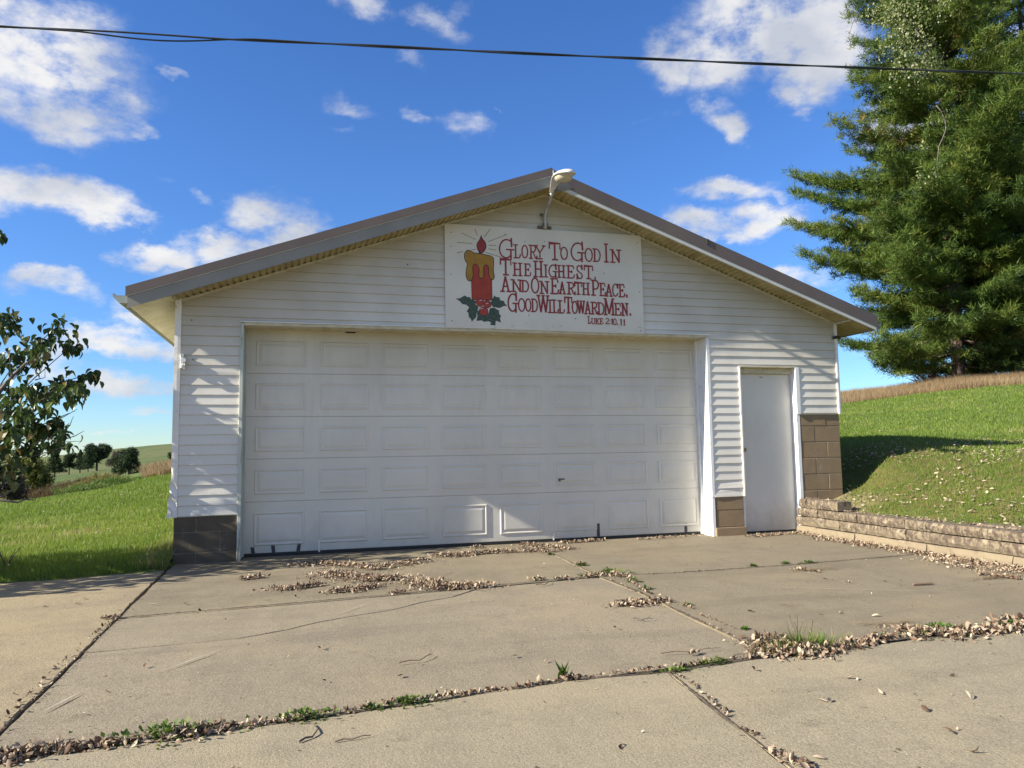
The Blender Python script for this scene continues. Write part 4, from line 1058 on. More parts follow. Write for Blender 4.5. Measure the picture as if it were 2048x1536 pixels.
def write(items, wmul):
    global yl
    for (ch, x0, x1, z0, z1) in items:
        w = wmul * .90 * (.0098 if (z1 - z0) > .16 else .0088)
        for st in GL[ch]:
            curvy = len(st) >= 7 and not (ch == 'W')
            pts = smoothpts(st) if curvy else st
            yl -= .000012
            ww = w * (1.35 if ch in '.;' and wmul >= 1 else 1)
            if len(st) == 2 and abs(st[0][1] - st[1][1]) > .3: ww = w * 1.22
            stroke(mb, [(x0 + (x1 - x0) * a_, z0 + (z1 - z0) * b_) for a_, b_ in pts], ww, yl)
write(LETTERS, 1.0); write(SMALL, .62)
mb.build('lettering', M['red'], SG)
def flat(poly, y, nm, mat, par):
    mb = MB(); mb.add([(x - SGO.x, y - SGO.y, z - SGO.z) for x, z in poly], [tuple(range(len(poly)))])
    return mb.build(nm, M[mat], par)
def sm(poly):
    q = smoothpts([tuple(p) for p in poly] + [tuple(poly[0])]); return q[:-1]
bdy = flat(CD['body'], -.0368, 'candle', 'p_body', SG)
wx = flat(sm(CD['wax']), -.0372, 'candle_wax', 'p_wax', SG)
fl = flat(sm(CD['flame']), -.0372, 'candle_flame', 'p_flame', SG)
mb = MB()
stroke(mb, sm(CD['wax']) + [sm(CD['wax'])[0]], .0042, -.0376); stroke(mb, sm(CD['flame']) + [sm(CD['flame'])[0]], .0035, -.0376)
b4 = CD['body']; stroke(mb, [b4[0], b4[1], b4[2], b4[3]], .0035, -.0374)
stroke(mb, [(CD['flame'][0][0], CD['flame'][0][1] + .012), CD['flame'][0]], .004, -.0377)
fx, fz = CD['flame'][5]; stroke(mb, [(fx, fz + .025), (fx, fz - .012)], .008, -.0377)
mb.build('candle_outline', M['p_line'], SG)
mb = MB()
for i, lf in enumerate(CD['leafs']):
    mb.add([(x - SGO.x, -.0378 - i * .00012 - SGO.y, z - SGO.z) for x, z in lf], [tuple(range(len(lf)))])
mb.build('holly_leaves', M['p_leaf'], SG)
for i, ((x, z), r) in enumerate(CD['berries']):
    y = -.0388 - i * .0002
    mb = MB(); mb.add([(x + r * 1.08 * math.cos(a_ * .314) - SGO.x, y - SGO.y, z + r * 1.08 * math.sin(a_ * .314) - SGO.z) for a_ in range(20)], [tuple(range(20))]); mb.build('berry_outline', M['p_line'], SG)
    mb = MB(); mb.add([(x + r * math.cos(a_ * .314) - SGO.x, y - .0001 - SGO.y, z + r * math.sin(a_ * .314) - SGO.z) for a_ in range(20)], [tuple(range(20))]); b_ = mb.build('berry', M['p_berry'], SG)
    gx, gz = CD['glints'][i]
    mb = MB(); stroke(mb, [(gx - .014, gz - .004), (gx, gz + .004), (gx + .014, gz + .001)], .004, y - .0002); mb.build('berry_glint', M['p_glint'], SG)
for ry in CD['rays']:
    mb = MB(); stroke(mb, ry, .0036, -.0372); mb.build('flame_ray', M['p_ray'], SG)
mb = MB()
for x, z in ((1.55, 3.54), (1.55, 3.38), (1.545, 3.06), (1.55, 2.53), (3.84, 3.56), (3.84, 2.52), (3.85, 2.48), (3.85, 2.95), (2.18, 3.56), (2.42, 3.49), (2.66, 3.5), (2.45, 2.62), (3.02, 2.60), (3.4, 3.16)):
    mb.tube([(x - SGO.x, -.0385 - SGO.y, z - SGO.z), (x - SGO.x, -.0358 - SGO.y, z - SGO.z)], .0065, 7)
mb.build('nail_heads', M['rusty'], SG)

# ------------------------------------------------------------------ lamp on the gable
LP = empty('area_light', (2.667, 0, 3.66), 'silver dusk to dawn area light on a bent pipe arm at the roof peak', 'light')
def LL(p): return (p[0] - 2.667, p[1], p[2] - 3.66)
mb = MB(); mb.box(-.085, .085, -.030, -.018, -.005, .03, bev=.002); mb.build('mounting_plate', M['rusty'], LP)
mb = MB()
for x in (-.065, .065): mb.tube([(x, -.030, .013), (x, -.040, .013)], .009, 6)
mb.build('bolt', M['rusty'], LP)
mb = MB(); mb.tube([LL(p) for p in ((2.667, -.045, 3.65), (2.667, -.050, 3.72), (2.667, -.055, 3.80), (2.667, -.10, 3.855), (2.667, -.18, 3.90), (2.667, -.27, 3.955), (2.667, -.31, 3.99))], .021, 10); mb.build('arm', M['galv'], LP, smooth=True)
mb = MB(); mb.tube([LL((2.65, -.05, 3.81)), LL((2.61, -.052, 3.815))], .018, 8); mb.tube([LL((2.667, -.035, 3.70)), LL((2.667, -.065, 3.70))], .03, 8); mb.build('pipe_clamp', M['rusty'], LP)
mb = MB(); secs = [(-.29, 3.975, .025, .025), (-.33, 4.02, .030, .028), (-.38, 4.052, .040, .032), (-.46, 4.068, .060, .036), (-.56, 4.068, .085, .042), (-.67, 4.055, .105, .048), (-.78, 4.036, .108, .050), (-.87, 4.018, .092, .045), (-.93, 4.005, .055, .035), (-.955, 4.00, .02, .015)]
V = []; F = []; n = 18
for y, z, wx_, wz in secs:
    for k in range(n):
        a_ = 2 * math.pi * k / n; s_ = math.sin(a_)
        V.append(LL((2.667 + wx_ * math.cos(a_), y, z + (wz * s_ if s_ > 0 else wz * .35 * s_))))
for i in range(len(secs) - 1):
    for k in range(n): a_ = i * n + k; b_ = i * n + (k + 1) % n; F.append((a_, b_, b_ + n, a_ + n))
F.append(tuple(range(n))); F.append(tuple((len(secs) - 1) * n + k for k in range(n - 1, -1, -1)))
mb.add(V, F); mb.build('lamp_head', M['lamp'], LP, smooth=True, fix=True)
mb = MB(); V = []; F = []
for j, (rr_, dz) in enumerate(((.098, -.012), (.09, -.035), (.06, -.058), (.0, -.066))):
    for k in range(n): a_ = 2 * math.pi * k / n; V.append(LL((2.667 + rr_ * math.cos(a_), -.72 + rr_ * 1.35 * math.sin(a_), 4.036 - .10 * rr_ * math.sin(a_) * -1 + dz)))
for j in range(3):
    for k in range(n): a_ = j * n + k; b_ = j * n + (k + 1) % n; F.append((a_, b_, b_ + n, a_ + n))
mb.add(V, F); mb.build('lens', M['lens'], LP, smooth=True, fix=True)
mb = MB(); mb.tube([LL((2.667, -.52, 4.09)), LL((2.667, -.52, 4.135)), LL((2.667, -.52, 4.15))], [.030, .030, .022], 12); mb.build('photocell', M['photocell'], LP)
mb = MB(); mb.tube([LL((2.63, -.50, 4.08)), LL((2.625, -.50, 4.18))], .006, 6); mb.build('antenna_pin', M['galv'], LP)

# ------------------------------------------------------------------ overhead cable
CB = empty('overhead_cable', (-3.3, .86, 5.82), 'pair of black service cables twisted together, strung across the sky above the garage', 'cable')
P0 = Vector((-3.303, .867, 5.817)); P1 = Vector((10.08, -.08, 6.445))
dv = P1 - P0
def cpt(t_, off):
    p = P0 + dv * t_; p.z -= .10 * 4 * t_ * (1 - t_) * .35
    return p - Vector((-3.3, .86, 5.82))
for j in range(2):
    mb = MB(); pts = []
    for i in range(-110, 221):
        t_ = i / 120.0; p = cpt(t_, 0)
        ph = t_ * 26 + j * math.pi; amp = .009
        if .055 < t_ < .20 and j == 1: 
            s_ = math.sin((t_ - .055) / .145 * math.pi); p += Vector((0, 0, -.062 * s_ ** 1.5))
        p += Vector((0, math.cos(ph) * amp, math.sin(ph) * amp)); pts.append(p)
    mb.tube(pts, .0105 if j == 0 else .009, 6); mb.build('cable_strand', M['cable'], CB, smooth=True)

# ================================================================== plants
def at(px, py, Yp):
    """point seen at photo pixel (2048 wide) at distance Yp in front of the camera plane y"""
    d = cam_f + cam_r * ((px - 1024) / 1486.76) - cam_u * ((py - 768) / 1486.76)
    k = Yp / d.y
    return Vector((d.x * k, CAMY + Yp, CAMZ + d.z * k))
def gz(x, y): return float(H(np.array([x]), np.array([y]))[0])
def unit(v): return v / (np.linalg.norm(v, axis=-1, keepdims=True) + 1e-9)
def blades(P, h, w, lean=.45):
    """triangular blades at points P; h,w arrays"""
    n = len(P); a = rng.random(n) * 2 * np.pi; ln = rng.random(n) * lean; b = rng.random(n) * 2 * np.pi
    tip = P + np.stack([np.cos(b) * ln * h, np.sin(b) * ln * h, h], -1)
    s = np.stack([np.cos(a) * w, np.sin(a) * w, np.zeros(n)], -1) * .5
    return np.stack([P - s, P + s, tip], 1)
M['grass'] = leafmat('grass_blades', [(0, (.086, .146, .019)), (.4, (.146, .215, .030)), (.7, (.205, .267, .047)), (.86, (.257, .257, .077)), (.94, (.360, .291, .138)), (1, (.412, .326, .172))], .45, .5)
M['tan_grass'] = leafmat('dry_tall_grass', [(0, (.163, .102, .051)), (.5, (.258, .177, .095)), (1, (.340, .258, .150))], .35, .7)
M['litter'] = leafmat('fallen_leaves', [(0, (.065, .038, .024)), (.22, (.17, .105, .068)), (.5, (.31, .23, .16)), (.8, (.43, .345, .25)), (.96, (.52, .44, .33)), (1, (.50, .40, .20))], .2, .75)
M['weed'] = leafmat('weed_leaves', [(0, (.043, .086, .011)), (.6, (.086, .158, .022)), (.9, (.144, .194, .036)), (1, (.216, .173, .072))], .35, .55)
M['stick'] = simple('stick_bark', (.16, .105, .075), .9, 0, 60, .4)
M['stick_dark'] = simple('dark_stick', (.07, .055, .045), .9, 0, 60, .4)

# ---- lawn blades, denser near the camera
def lawn_patch(name, th0, th1, r0, r1, n, label, keep=None, hs=1.0):
    th = np.radians(rng.uniform(th0, th1, n)); r = np.exp(rng.uniform(math.log(r0), math.log(r1), n))
    X = r * np.sin(th); y = r * np.cos(th) + CAMY
    if keep is not None:
        k = keep(X, y); X, y, r = X[k], y[k], r[k]
    z = H(X, y)
    tuft = fbm(X, y, .35, 5); dry = fbm(X, y, 1.7, 8) + .5 * fbm(X, y, .5, 12)
    h = (.035 + .035 * rng.random(len(X)) + .03 * np.clip(tuft, -.5, 1)) * hs * (1 + np.clip((r - 10) / 30, 0, .8))
    h = np.clip(h, .018, 1)
    w = .0065 * (r / 7.5) ** .9 * (.7 + .6 * rng.random(len(X)))
    T = blades(np.stack([X, y, z - .004], -1), h, w, .7)
    rn = np.clip(rng.random(len(X)) * .62 + np.clip(dry, 0, 1) * .55 + .05, 0, 1)
    o = soup(name, T, 3, M['grass'], rnd=rn); tag(o, label, kind='stuff'); return o
lawn_patch('lawn_grass', -25.5, -8.6, 7.15, 32, 130000, 'green lawn grass growing left of the garage',
           lambda X, y: (X < -1.31) & (y > np.where(X < -2, -.64, -.64 + (X + 2) * .5)))
lawn_patch('bank_grass', 34, 58, 6.6, 36, 120000, 'patchy grass on the bank and lawn behind the retaining wall',
           lambda X, y: (X > 6.14) & ((X > 6.66) | (y < -.05)) & ((fbm(X, y, .6, 21) > -.40) | (y > 2.0)), .8)
# ragged taller grass at the foot of the left wall
n = 5200; X = -1.30 - np.abs(rng.normal(0, .16, n)); y = rng.uniform(-.35, 3.5, n); z = H(X, y)
T = blades(np.stack([X, y, z], -1), .06 + .15 * rng.random(n) * np.exp(-(-1.30 - X) * 3), .007 + .004 * rng.random(n), .7)
o = soup('edge_grass', T, 3, M['grass'], rnd=.45 + .55 * rng.random(n)); tag(o, 'taller ragged grass along the foot of the left garage wall', kind='stuff')
# ---- dry tall grass
def tall(name, TH, RR, n, h0, label, keep=None):
    th = np.radians(rng.uniform(*TH, n)); r = rng.uniform(*RR, n)
    X = r * np.sin(th); y = r * np.cos(th) + CAMY
    if keep is not None:
        k = keep(X, y, th, r); X, y, r = X[k], y[k], r[k]
    z = H(X, y)
    T = blades(np.stack([X, y, z], -1), h0 * (.35 + .65 * rng.random(len(X))) * (1 + .8 * fbm(X, y, 2.2, 77)), (.00045 if n > 50000 else .0008) * r * (.6 + .8 * rng.random(len(X))), .8)
    o = soup(name, T, 3, M['tan_grass'], rnd=np.clip(rng.random(len(X)) * .6 + .3 + .5 * fbm(X, y, 3, 55), 0, 1)); tag(o, label, kind='stuff'); return o
tall('dry_grass', (33, 60), (32, 46), 130000, .42, 'dry tan tall grass along the top of the right hand lawn',
     lambda X, y, th, r: r > 33.5 + 3.5 * fbm(X, y, 4, 3))
tall('dry_grass_patch', (-11.0, -8.9), (24.5, 30), 6000, .42, 'clump of dry tan grass at the crest behind the left corner of the garage',
     lambda X, y, th, r: np.degrees(th) > -10.9 + (r < 26) * 1.0)

# ---- fallen leaves
def leaf_geo(P, L, up=.35):
    """curled little leaves: 4 quads (2x2) with curl"""
    n = len(P)
    yaw = rng.random(n) * 2 * np.pi; pit = rng.normal(0, up, n); rol = rng.normal(0, up * 1.4, n)
    curl = rng.uniform(.2, 1.0, n) * np.where(rng.random(n) < .5, 1, -1); wid = L * rng.uniform(.32, .55, n)
    us_ = np.array([-1, -.35, .35, 1.0]); wprof = np.array([.08, .95, .9, .05])
    pts = []
    for i, u in enumerate(us_):
        for s in (-1, 0, 1):
            x = u * L * .5; yv = s * wid * .5 * wprof[i]; zv = curl * L * (.28 * u * u) + (s * s) * wid * .32 * wprof[i] * np.sign(curl)
            pts.append(np.stack([x, yv + 0 * x, zv], -1) if np.ndim(x) else np.stack([np.full(n, x), yv, zv], -1))
    Q = np.stack(pts, 1)     # n,12,3
    cy, sy = np.cos(yaw), np.sin(yaw); cp, sp = np.cos(pit), np.sin(pit); cr, sr = np.cos(rol), np.sin(rol)
    x, y, z = Q[..., 0], Q[..., 1], Q[..., 2]
    y, z = y * cr[:, None] - z * sr[:, None], y * sr[:, None] + z * cr[:, None]
    x, z = x * cp[:, None] - z * sp[:, None], x * sp[:, None] + z * cp[:, None]
    x, y = x * cy[:, None] - y * sy[:, None], x * sy[:, None] + y * cy[:, None]
    Q = np.stack([x, y, z], -1)
    Q[..., 2] -= Q[..., 2].min(1)[:, None]
    Q += P[:, None, :]
    f = []
    for i in range(3):
        for s in range(2): a_ = i * 3 + s; f.append((a_, a_ + 1, a_ + 4, a_ + 3))
    F = (np.arange(n)[:, None, None] * 12 + np.array(f)[None]).reshape(-1, 4)
    return Q.reshape(-1, 3), F
BLOBS = [([(-0.068, -0.603), (0.124, -0.529), (0.386, -0.803), (0.615, -1.106), (0.855, -0.93), (1.127, -0.747)], 0.1, 700), ([(0.142, -1.225), (0.352, -1.446), (0.563, -1.704), (0.764, -1.692)], 0.16, 900), ([(0.542, -1.947), (0.385, -2.083), (0.188, -2.136)], 0.07, 300), ([(0.857, -1.858), (0.954, -2.06), (1.038, -2.287), (1.204, -2.272), (1.34, -2.284)], 0.14, 900), ([(0.623, -2.339), (0.741, -2.325)], 0.04, 60), ([(-0.251, -1.825), (-0.12, -1.858), (-0.002, -1.823), (0.118, -1.748)], 0.06, 260), ([(-0.519, -1.23), (-0.447, -1.204), (-0.381, -1.148)], 0.06, 110), ([(1.292, -0.474), (1.513, -0.524), (1.803, -0.439), (2.138, -0.435)], 0.09, 500), ([(2.355, 0.052), (2.498, -0.135), (2.615, -0.261), (2.727, -0.502)], 0.09, 350), ([(1.756, 0.017), (1.878, 0.043)], 0.05, 60), ([(2.206, -0.462), (2.36, -0.453), (2.49, -0.578)], 0.1, 220), ([(2.806, 0.062), (3.013, 0.06), (3.363, 0.086)], 0.05, 200), ([(3.73, 0.046), (4.116, 0.042), (4.616, 0.105)], 0.04, 160), ([(1.779, -2.15), (1.91, -2.148)], 0.04, 50), ([(1.987, -2.178), (2.119, -2.177)], 0.04, 60), ([(2.233, -2.168), (2.465, -2.097), (2.592, -2.278)], 0.06, 170), ([(2.407, -1.512), (2.502, -1.549)], 0.04, 60), ([(2.054, -3.312), (2.217, -3.283), (2.417, -3.301)], 0.06, 260), ([(2.543, -2.388), (2.437, -3.023), (2.449, -3.313), (2.475, -3.581)], 0.03, 80), ([(2.432, -3.756), (2.452, -4.13)], 0.012, 30), ([(5.071, -0.259), (5.536, -0.18), (5.814, -0.184), (5.757, -0.713)], 0.06, 330), ([(5.706, -0.692), (5.744, -1.293), (5.783, -2.129), (5.745, -2.726), (5.771, -3.229)], 0.09, 1300), ([(5.535, -2.383), (5.475, -2.977), (5.663, -3.319)], 0.12, 200), ([(-1.138, -4.992), (-1.016, -4.986), (-0.924, -4.979), (-0.794, -4.978)], 0.07, 420), ([(-0.798, -4.962), (-0.664, -4.966), (-0.562, -4.964)], 0.035, 150), ([(-0.495, -4.95), (-0.39, -4.942), (-0.302, -4.916)], 0.05, 220), ([(-0.301, -4.927), (-0.096, -4.91), (0.06, -4.872)], 0.02, 160), ([(0.06, -4.872), (0.222, -4.863), (0.393, -4.828), (0.521, -4.837)], 0.022, 120), ([(0.5, -4.83), (0.613, -4.812), (0.958, -4.804), (1.16, -4.772)], 0.018, 240), ([(1.143, -4.75), (1.239, -4.758)], 0.03, 70), ([(1.239, -4.758), (1.61, -4.733), (1.887, -4.72), (2.264, -4.707)], 0.014, 200), ([(2.411, -4.443), (2.469, -4.541), (2.537, -4.7)], 0.12, 420), ([(2.291, -4.667), (2.448, -4.74), (2.646, -4.737)], 0.08, 330), ([(2.69, -4.701), (2.881, -4.66), (3.107, -4.626)], 0.05, 260), ([(3.257, -4.537), (3.429, -4.644), (3.671, -4.68), (3.989, -4.717)], 0.11, 650), ([(3.905, -4.599), (4.176, -4.561)], 0.1, 200), ([(1.689, -4.81), (1.69, -5.024), (1.62, -5.425)], 0.014, 50), ([(1.602, -5.541), (1.61, -5.611)], 0.02, 24), ([(1.581, -5.746), (1.599, -5.861), (1.622, -5.909)], 0.03, 60), ([(-1.296, -2.557), (-1.21, -2.541)], 0.035, 50), ([(-1.24, -2.335), (-1.223, -3.854), (-1.191, -4.572)], 0.012, 70), ([(4.075, -2.435), (4.206, -2.627)], 0.05, 30), ([(5.268, -3.168), (5.389, -3.464)], 0.05, 90), ([(1.907, -4.556), (1.987, -4.543)], 0.02, 14), ([(4.078, -3.088), (4.069, -3.155)], 0.02, 10)]
SCAT = [(-0.841, -2.214), (-0.7, -2.528), (-1.608, -1.937), (0.077, -3.808), (1.173, -4.433), (0.09, -4.416), (1.089, -5.565), (2.07, -4.913), (2.094, -5.366), (2.124, -5.376), (2.236, -5.977), (-0.789, -3.864), (-0.898, -4.548), (-0.863, -4.291), (0.091, -3.78), (-0.079, -2.201), (1.128, -2.834), (4.008, -2.942), (4.36, -3.194), (4.22, -3.773), (3.291, -4.0), (3.155, -3.982), (2.309, -4.408), (2.281, -4.476), (1.78, -3.908), (2.785, -3.773), (3.424, -4.153), (-1.813, -1.955), (-1.609, -1.743), (0.438, -4.451), (1.053, -4.296), (2.412, -5.149), (2.433, -5.172), (2.876, -5.264), (2.693, -5.529), (2.401, -5.591), (2.388, -5.362), (2.302, -5.808), (1.705, -5.852)]
BLOBS += [([(2.395, -2.2), (2.392, -2.9), (2.352, -3.77), (2.31, -4.65)], .007, 70), ([(-1.265, -.6), (-1.222, -2.5)], .006, 40),
          ([(-1.21, -2.6), (-1.145, -4.95)], .006, 90), ([(2.42, -2.155), (3.0, -2.25), (4.1, -2.23)], .006, 50)]
LP_, LS = [], []
for pts, w, n in BLOBS:
    P = [Vector(p) for p in pts]; Ls = [(P[i + 1] - P[i]).length for i in range(len(P) - 1)]; tot = sum(Ls)
    far = max(1.0, min(1.6, (P[0].y + 8.1) / 6))
    n = int(n * (1.5 if w > .045 else .85))
    for _ in range(n):
        d = random.random() * tot; i = 0
        while i < len(Ls) - 1 and d > Ls[i]: d -= Ls[i]; i += 1
        q = P[i].lerp(P[i + 1], d / Ls[i])
        rr_ = abs(random.gauss(0, .55)); ww = w * (1 + .5 * math.sin(d * 9 + i * 2))
        a_ = random.random() * 6.283
        hgt = max(0, 1 - rr_) * min(.035, w * .35) * random.random()
        LP_.append((q.x + math.cos(a_) * rr_ * w * (1.5 if w > .05 else 1), q.y + math.sin(a_) * rr_ * ww, .006 + hgt)); LS.append(random.uniform(.017, .040) * (.62 if w < .009 else .8 if w < .025 else 1) * (random.uniform(.8, 1.35) if q.y < -4 else 1))
LPa = np.array(LP_)
k = ~((LPa[:, 1] > .22) | ((LPa[:, 1] > -.03) & ((LPa[:, 0] < -.62) | ((LPa[:, 0] > 4.7) & (LPa[:, 0] < 5.2)) | (LPa[:, 0] > 6.0))))
k &= ~((LPa[:, 0] > 5.86) & (LPa[:, 1] < 0))
V_, F_ = leaf_geo(LPa[k], np.array(LS)[k], .6)
o = soup('leaf_litter', V_, 4, M['litter'], faces=F_, rnd=np.repeat(np.clip(rng.normal(.46, .30, len(F_) // 6), 0, .97), 6))
tag(o, 'drifts of pale curled dead leaves blown over the concrete and along its joints', kind='stuff')
# scattered crumbs and single leaves over the whole drive
n = 1100; P = np.stack([rng.uniform(-4, 5.8, n), rng.uniform(-6.4, -.1, n), np.full(n, .008)], -1)
V_, F_ = leaf_geo(P, rng.uniform(.004, .018, n)); o = soup('leaf_crumbs', V_, 4, M['litter'], faces=F_, rnd=np.repeat(np.clip(rng.random(n) ** 2.2, 0, 1), 6)); tag(o, 'tiny crumbs of dead leaf scattered over the concrete', kind='stuff')
# larger single leaves one can tell apart
def slab_name(x, y):
    if x < -1.2: return 'left hand tan slab'
    if y > -2.3: return 'back left slab' if x < 2.42 else 'back right slab'
    if y > -4.75: return 'middle slab' if x < 2.36 else 'middle right slab'
    return 'front left slab' if x < 1.62 else 'front right slab'
LV = []
for i, (x, y) in enumerate(SCAT):
    rn = random.choice((.05, .18, .5, .75, .9)); tone = {.05: 'dark brown', .18: 'reddish brown', .5: 'tan', .75: 'light tan', .9: 'pale'}[rn]
    LV.append((tone, slab_name(x, y), x, y, rn))
ORD = ['leftmost', 'second from left', 'third from left', 'fourth from left', 'fifth from left', 'sixth from left', 'seventh from left']
for q in LV:
    tone, sl, x, y, rn = q
    mates = sorted((m for m in LV if m[:2] == q[:2]), key=lambda m: math.atan2(m[2], m[3] - CAMY))
    lab = 'curled %s dead leaf lying loose on the %s' % (tone, sl)
    if len(mates) > 1: lab = '%s of the %s curled leaves lying loose on the %s' % (ORD[mates.index(q)], tone, sl)
    V_, F_ = leaf_geo(np.array([[0, 0, 0.0]]), np.array([random.uniform(.03, .05)]), .3)
    o = soup('fallen_leaf', V_, 4, M['litter'], faces=F_, rnd=np.full(6, rn)); o.location = (x, y, .007)
    tag(o, lab, 'leaf', 'single fallen leaves on the drive')
# litter on the bank and the lawns
n = 420; y = -3.4 * rng.random(n) ** .8 - .02; X = 6.0 + rng.random(n) ** 1.5 * .22
V_, F_ = leaf_geo(np.stack([X, y, np.where((y > -.7) & (X > 5.95), .418, .306)], -1), rng.uniform(.018, .040, n)); o = soup('wall_top_litter', V_, 4, M['litter'], faces=F_, rnd=np.repeat(.1 + .85 * rng.random(n), 6)); tag(o, 'dead leaves caught along the top of the retaining wall', kind='stuff')
n = 3600; th = np.radians(rng.uniform(38, 58, n)); r = np.exp(rng.uniform(math.log(7.5), math.log(14), n)); X = r * np.sin(th); y = r * np.cos(th) + CAMY
k = (X > 6.16) & ((X > 6.7) | (y < -.02)) & (y < 1.2) & (fbm(X, y, .5, 31) > -.05); X, y = X[k], y[k]
V_, F_ = leaf_geo(np.stack([X, y, H(X, y) + .02], -1), rng.uniform(.025, .055, len(X))); o = soup('bank_leaf_litter', V_, 4, M['litter'], faces=F_, rnd=np.repeat(.35 + .6 * rng.random(len(X)), 6)); tag(o, 'pale dead leaves strewn over the grassy bank behind the retaining wall', kind='stuff')
n = 500; th = np.radians(rng.uniform(-25, 57, n)); r = np.exp(rng.uniform(math.log(8.2), math.log(26), n)); X = r * np.sin(th); y = r * np.cos(th) + CAMY
k = (X < -1.4) | (X > 7); X, y = X[k], y[k]
V_, F_ = leaf_geo(np.stack([X, y, H(X, y) + .05], -1), rng.uniform(.03, .06, len(X))); o = soup('lawn_leaf_litter', V_, 4, M['litter'], faces=F_, rnd=np.repeat(.3 + .7 * rng.random(len(X)), 6)); tag(o, 'odd dead leaves lying out on the lawns', kind='stuff')

# ---- weeds in the joints
WEEDS = [((2.449, -1.56), 0.07, 0), ((2.485, -2.104), 0.12, 1), ((2.533, -2.507), 0.09, 0), ((2.488, -2.833), 0.07, 0), ((4.22, -2.127), 0.06, 0), ((4.435, -2.179), 0.06, 1), ((-0.514, -4.944), 0.13, 1), ((-0.005, -4.898), 0.09, 1), ((0.433, -4.848), 0.08, 1), ((0.273, -4.867), 0.06, 0), ((1.173, -4.736), 0.16, 2), ((2.519, -4.643), 0.22, 3), ((3.439, -4.6), 0.13, 1), ((3.555, -4.64), 0.09, 1), ((1.716, -4.794), 0.05, 1), ((2.002, -4.713), 0.06, 0), ((1.922, -4.732), 0.06, 1), ((1.837, -2.171), 0.08, 2), ((3.869, -2.146), 0.05, 0), ((2.409, -0.769), 0.05, 0), ((2.493, -4.17), 0.04, 0), ((2.506, -3.458), 0.05, 0), ((3.927, -4.645), 0.1, 1)]
WL = ['weed tuft at the back joint below the middle of the garage door', 'dense green weed clump where the four back slabs meet', 'dark green weed just past the meeting of the back joints', 'weed in the diagonal joint below the big back clump', 'thin yellow weed in the back joint nearer the side door', 'small bright green weed in the back joint, right of the yellow one',
      'bushy bright green weed in the front joint toward the left', 'low weed in the front joint, right of the bushy one', 'long flat weed mat in the front joint below the leaf drift', 'small weed in the front joint between two larger ones', 'broad bladed upright weed standing in the front joint', 'large straw coloured grass tuft with seed heads among heaped leaves', 'spreading green weed in the leaf heap at the right edge', 'second green weed in the right hand leaf heap', 'weed at the corner where the front slabs meet', 'yellow flowering weed in the front joint before the seed head tuft', 'small weed just left of the yellow flowering one', 'spindly weed with one upright leaf in the back joint', 'tiny weed in the back joint right of centre', 'tiny weed near the leaf drift at the garage door', 'tiny yellowish weed in the diagonal joint', 'weed beside the leaf strip on the diagonal joint', 'weed at the far right end of the front joint']
def weed_mesh(s, kind):
    T = []; rn = []
    if kind in (0, 1):
        n = int(90 if kind == 0 else 230 * (s / .09))
        for _ in range(n):
            a_ = random.random() * 6.283; d = abs(random.gauss(0, .5)) * s * (1.5 if kind == 1 else .8); b = Vector((math.cos(a_) * d * (1.6 if kind else 1), math.sin(a_) * d * .6, random.random() * s * .45 * max(0, 1 - d / s / 1.6)))
            L = random.uniform(.010, .024) * (1 + s * 2); dr = Vector((math.cos(a_) + random.gauss(0, .6), math.sin(a_) + random.gauss(0, .6), random.uniform(.1, 1.2))).normalized()
            sd2 = dr.cross(Vector((0, 0, 1))).normalized() * L * .32
            T += [b, b + dr * L * .5 + sd2, b + dr * L, b, b + dr * L, b + dr * L * .5 - sd2]; c_ = random.random() * .95; rn += [c_, c_]
    elif kind == 2:
        for _ in range(10):
            a_ = random.uniform(0, 6.28); L = s * random.uniform(.35, .72); dr = Vector((math.cos(a_) * .45, math.sin(a_) * .3, 1)).normalized(); sd2 = Vector((-math.sin(a_), math.cos(a_), 0)) * L * .10
            b = Vector((random.gauss(0, .01), random.gauss(0, .01), 0)); bend = Vector((math.cos(a_), math.sin(a_), 0)) * L * .15
            m1 = b + dr * L * .5; tp = b + dr * L + bend
            T += [b - sd2 * .4, m1 + sd2, m1 - sd2, m1 - sd2, m1 + sd2, tp]; c_ = random.random() * .7; rn += [c_, c_]
    else:
        for _ in range(1150):
            a_ = random.uniform(0, 6.28); L = s * random.uniform(.12, .42); d = abs(random.gauss(0, .5)) * s * 1.0
            b = Vector((math.cos(a_) * d * 1.3, math.sin(a_) * d * .5, random.random() * .035)); dr = Vector((math.cos(a_) * random.uniform(.1, 1.2), math.sin(a_) * .7, random.uniform(.4, 1))).normalized(); sd2 = Vector((-math.sin(a_), math.cos(a_), 0)) * .0035
            T += [b - sd2, b + sd2, b + dr * L]; rn += [random.choice((.0, .15, .3, .5, .6, .97, 1, .93))]
        for _ in range(8):
            a_ = random.uniform(0, 6.28); L = s * random.uniform(.5, .95); dr = Vector((math.cos(a_) * .5 + .15, math.sin(a_) * .3, 1)).normalized(); b = Vector((random.gauss(0, .04), random.gauss(0, .02), 0)); sd2 = Vector((.0013, 0, 0))
            tp = b + dr * L; T += [b - sd2, b + sd2, tp + sd2, b - sd2, tp + sd2, tp - sd2]; rn += [.95, .95]
            for q in range(6):
                e = Vector((random.gauss(0, 1), random.gauss(0, 1), random.gauss(0, 1))).normalized() * .006
                c2 = tp - dr * q * .006; T += [c2, c2 + e + dr * .007, c2 - e + dr * .003]; rn += [1.0]
    return np.array([tuple(v) for v in T]), rn
for i, ((p, s, kd)) in enumerate(WEEDS):
    T, rn = weed_mesh(s * (1.15 if kd < 2 else 1), kd)
    o = soup('weed', T, 3, M['weed'], rnd=rn); o.location = (p[0], p[1], -.008)
    tag(o, WL[i], 'weed', 'weeds growing in the slab joints')
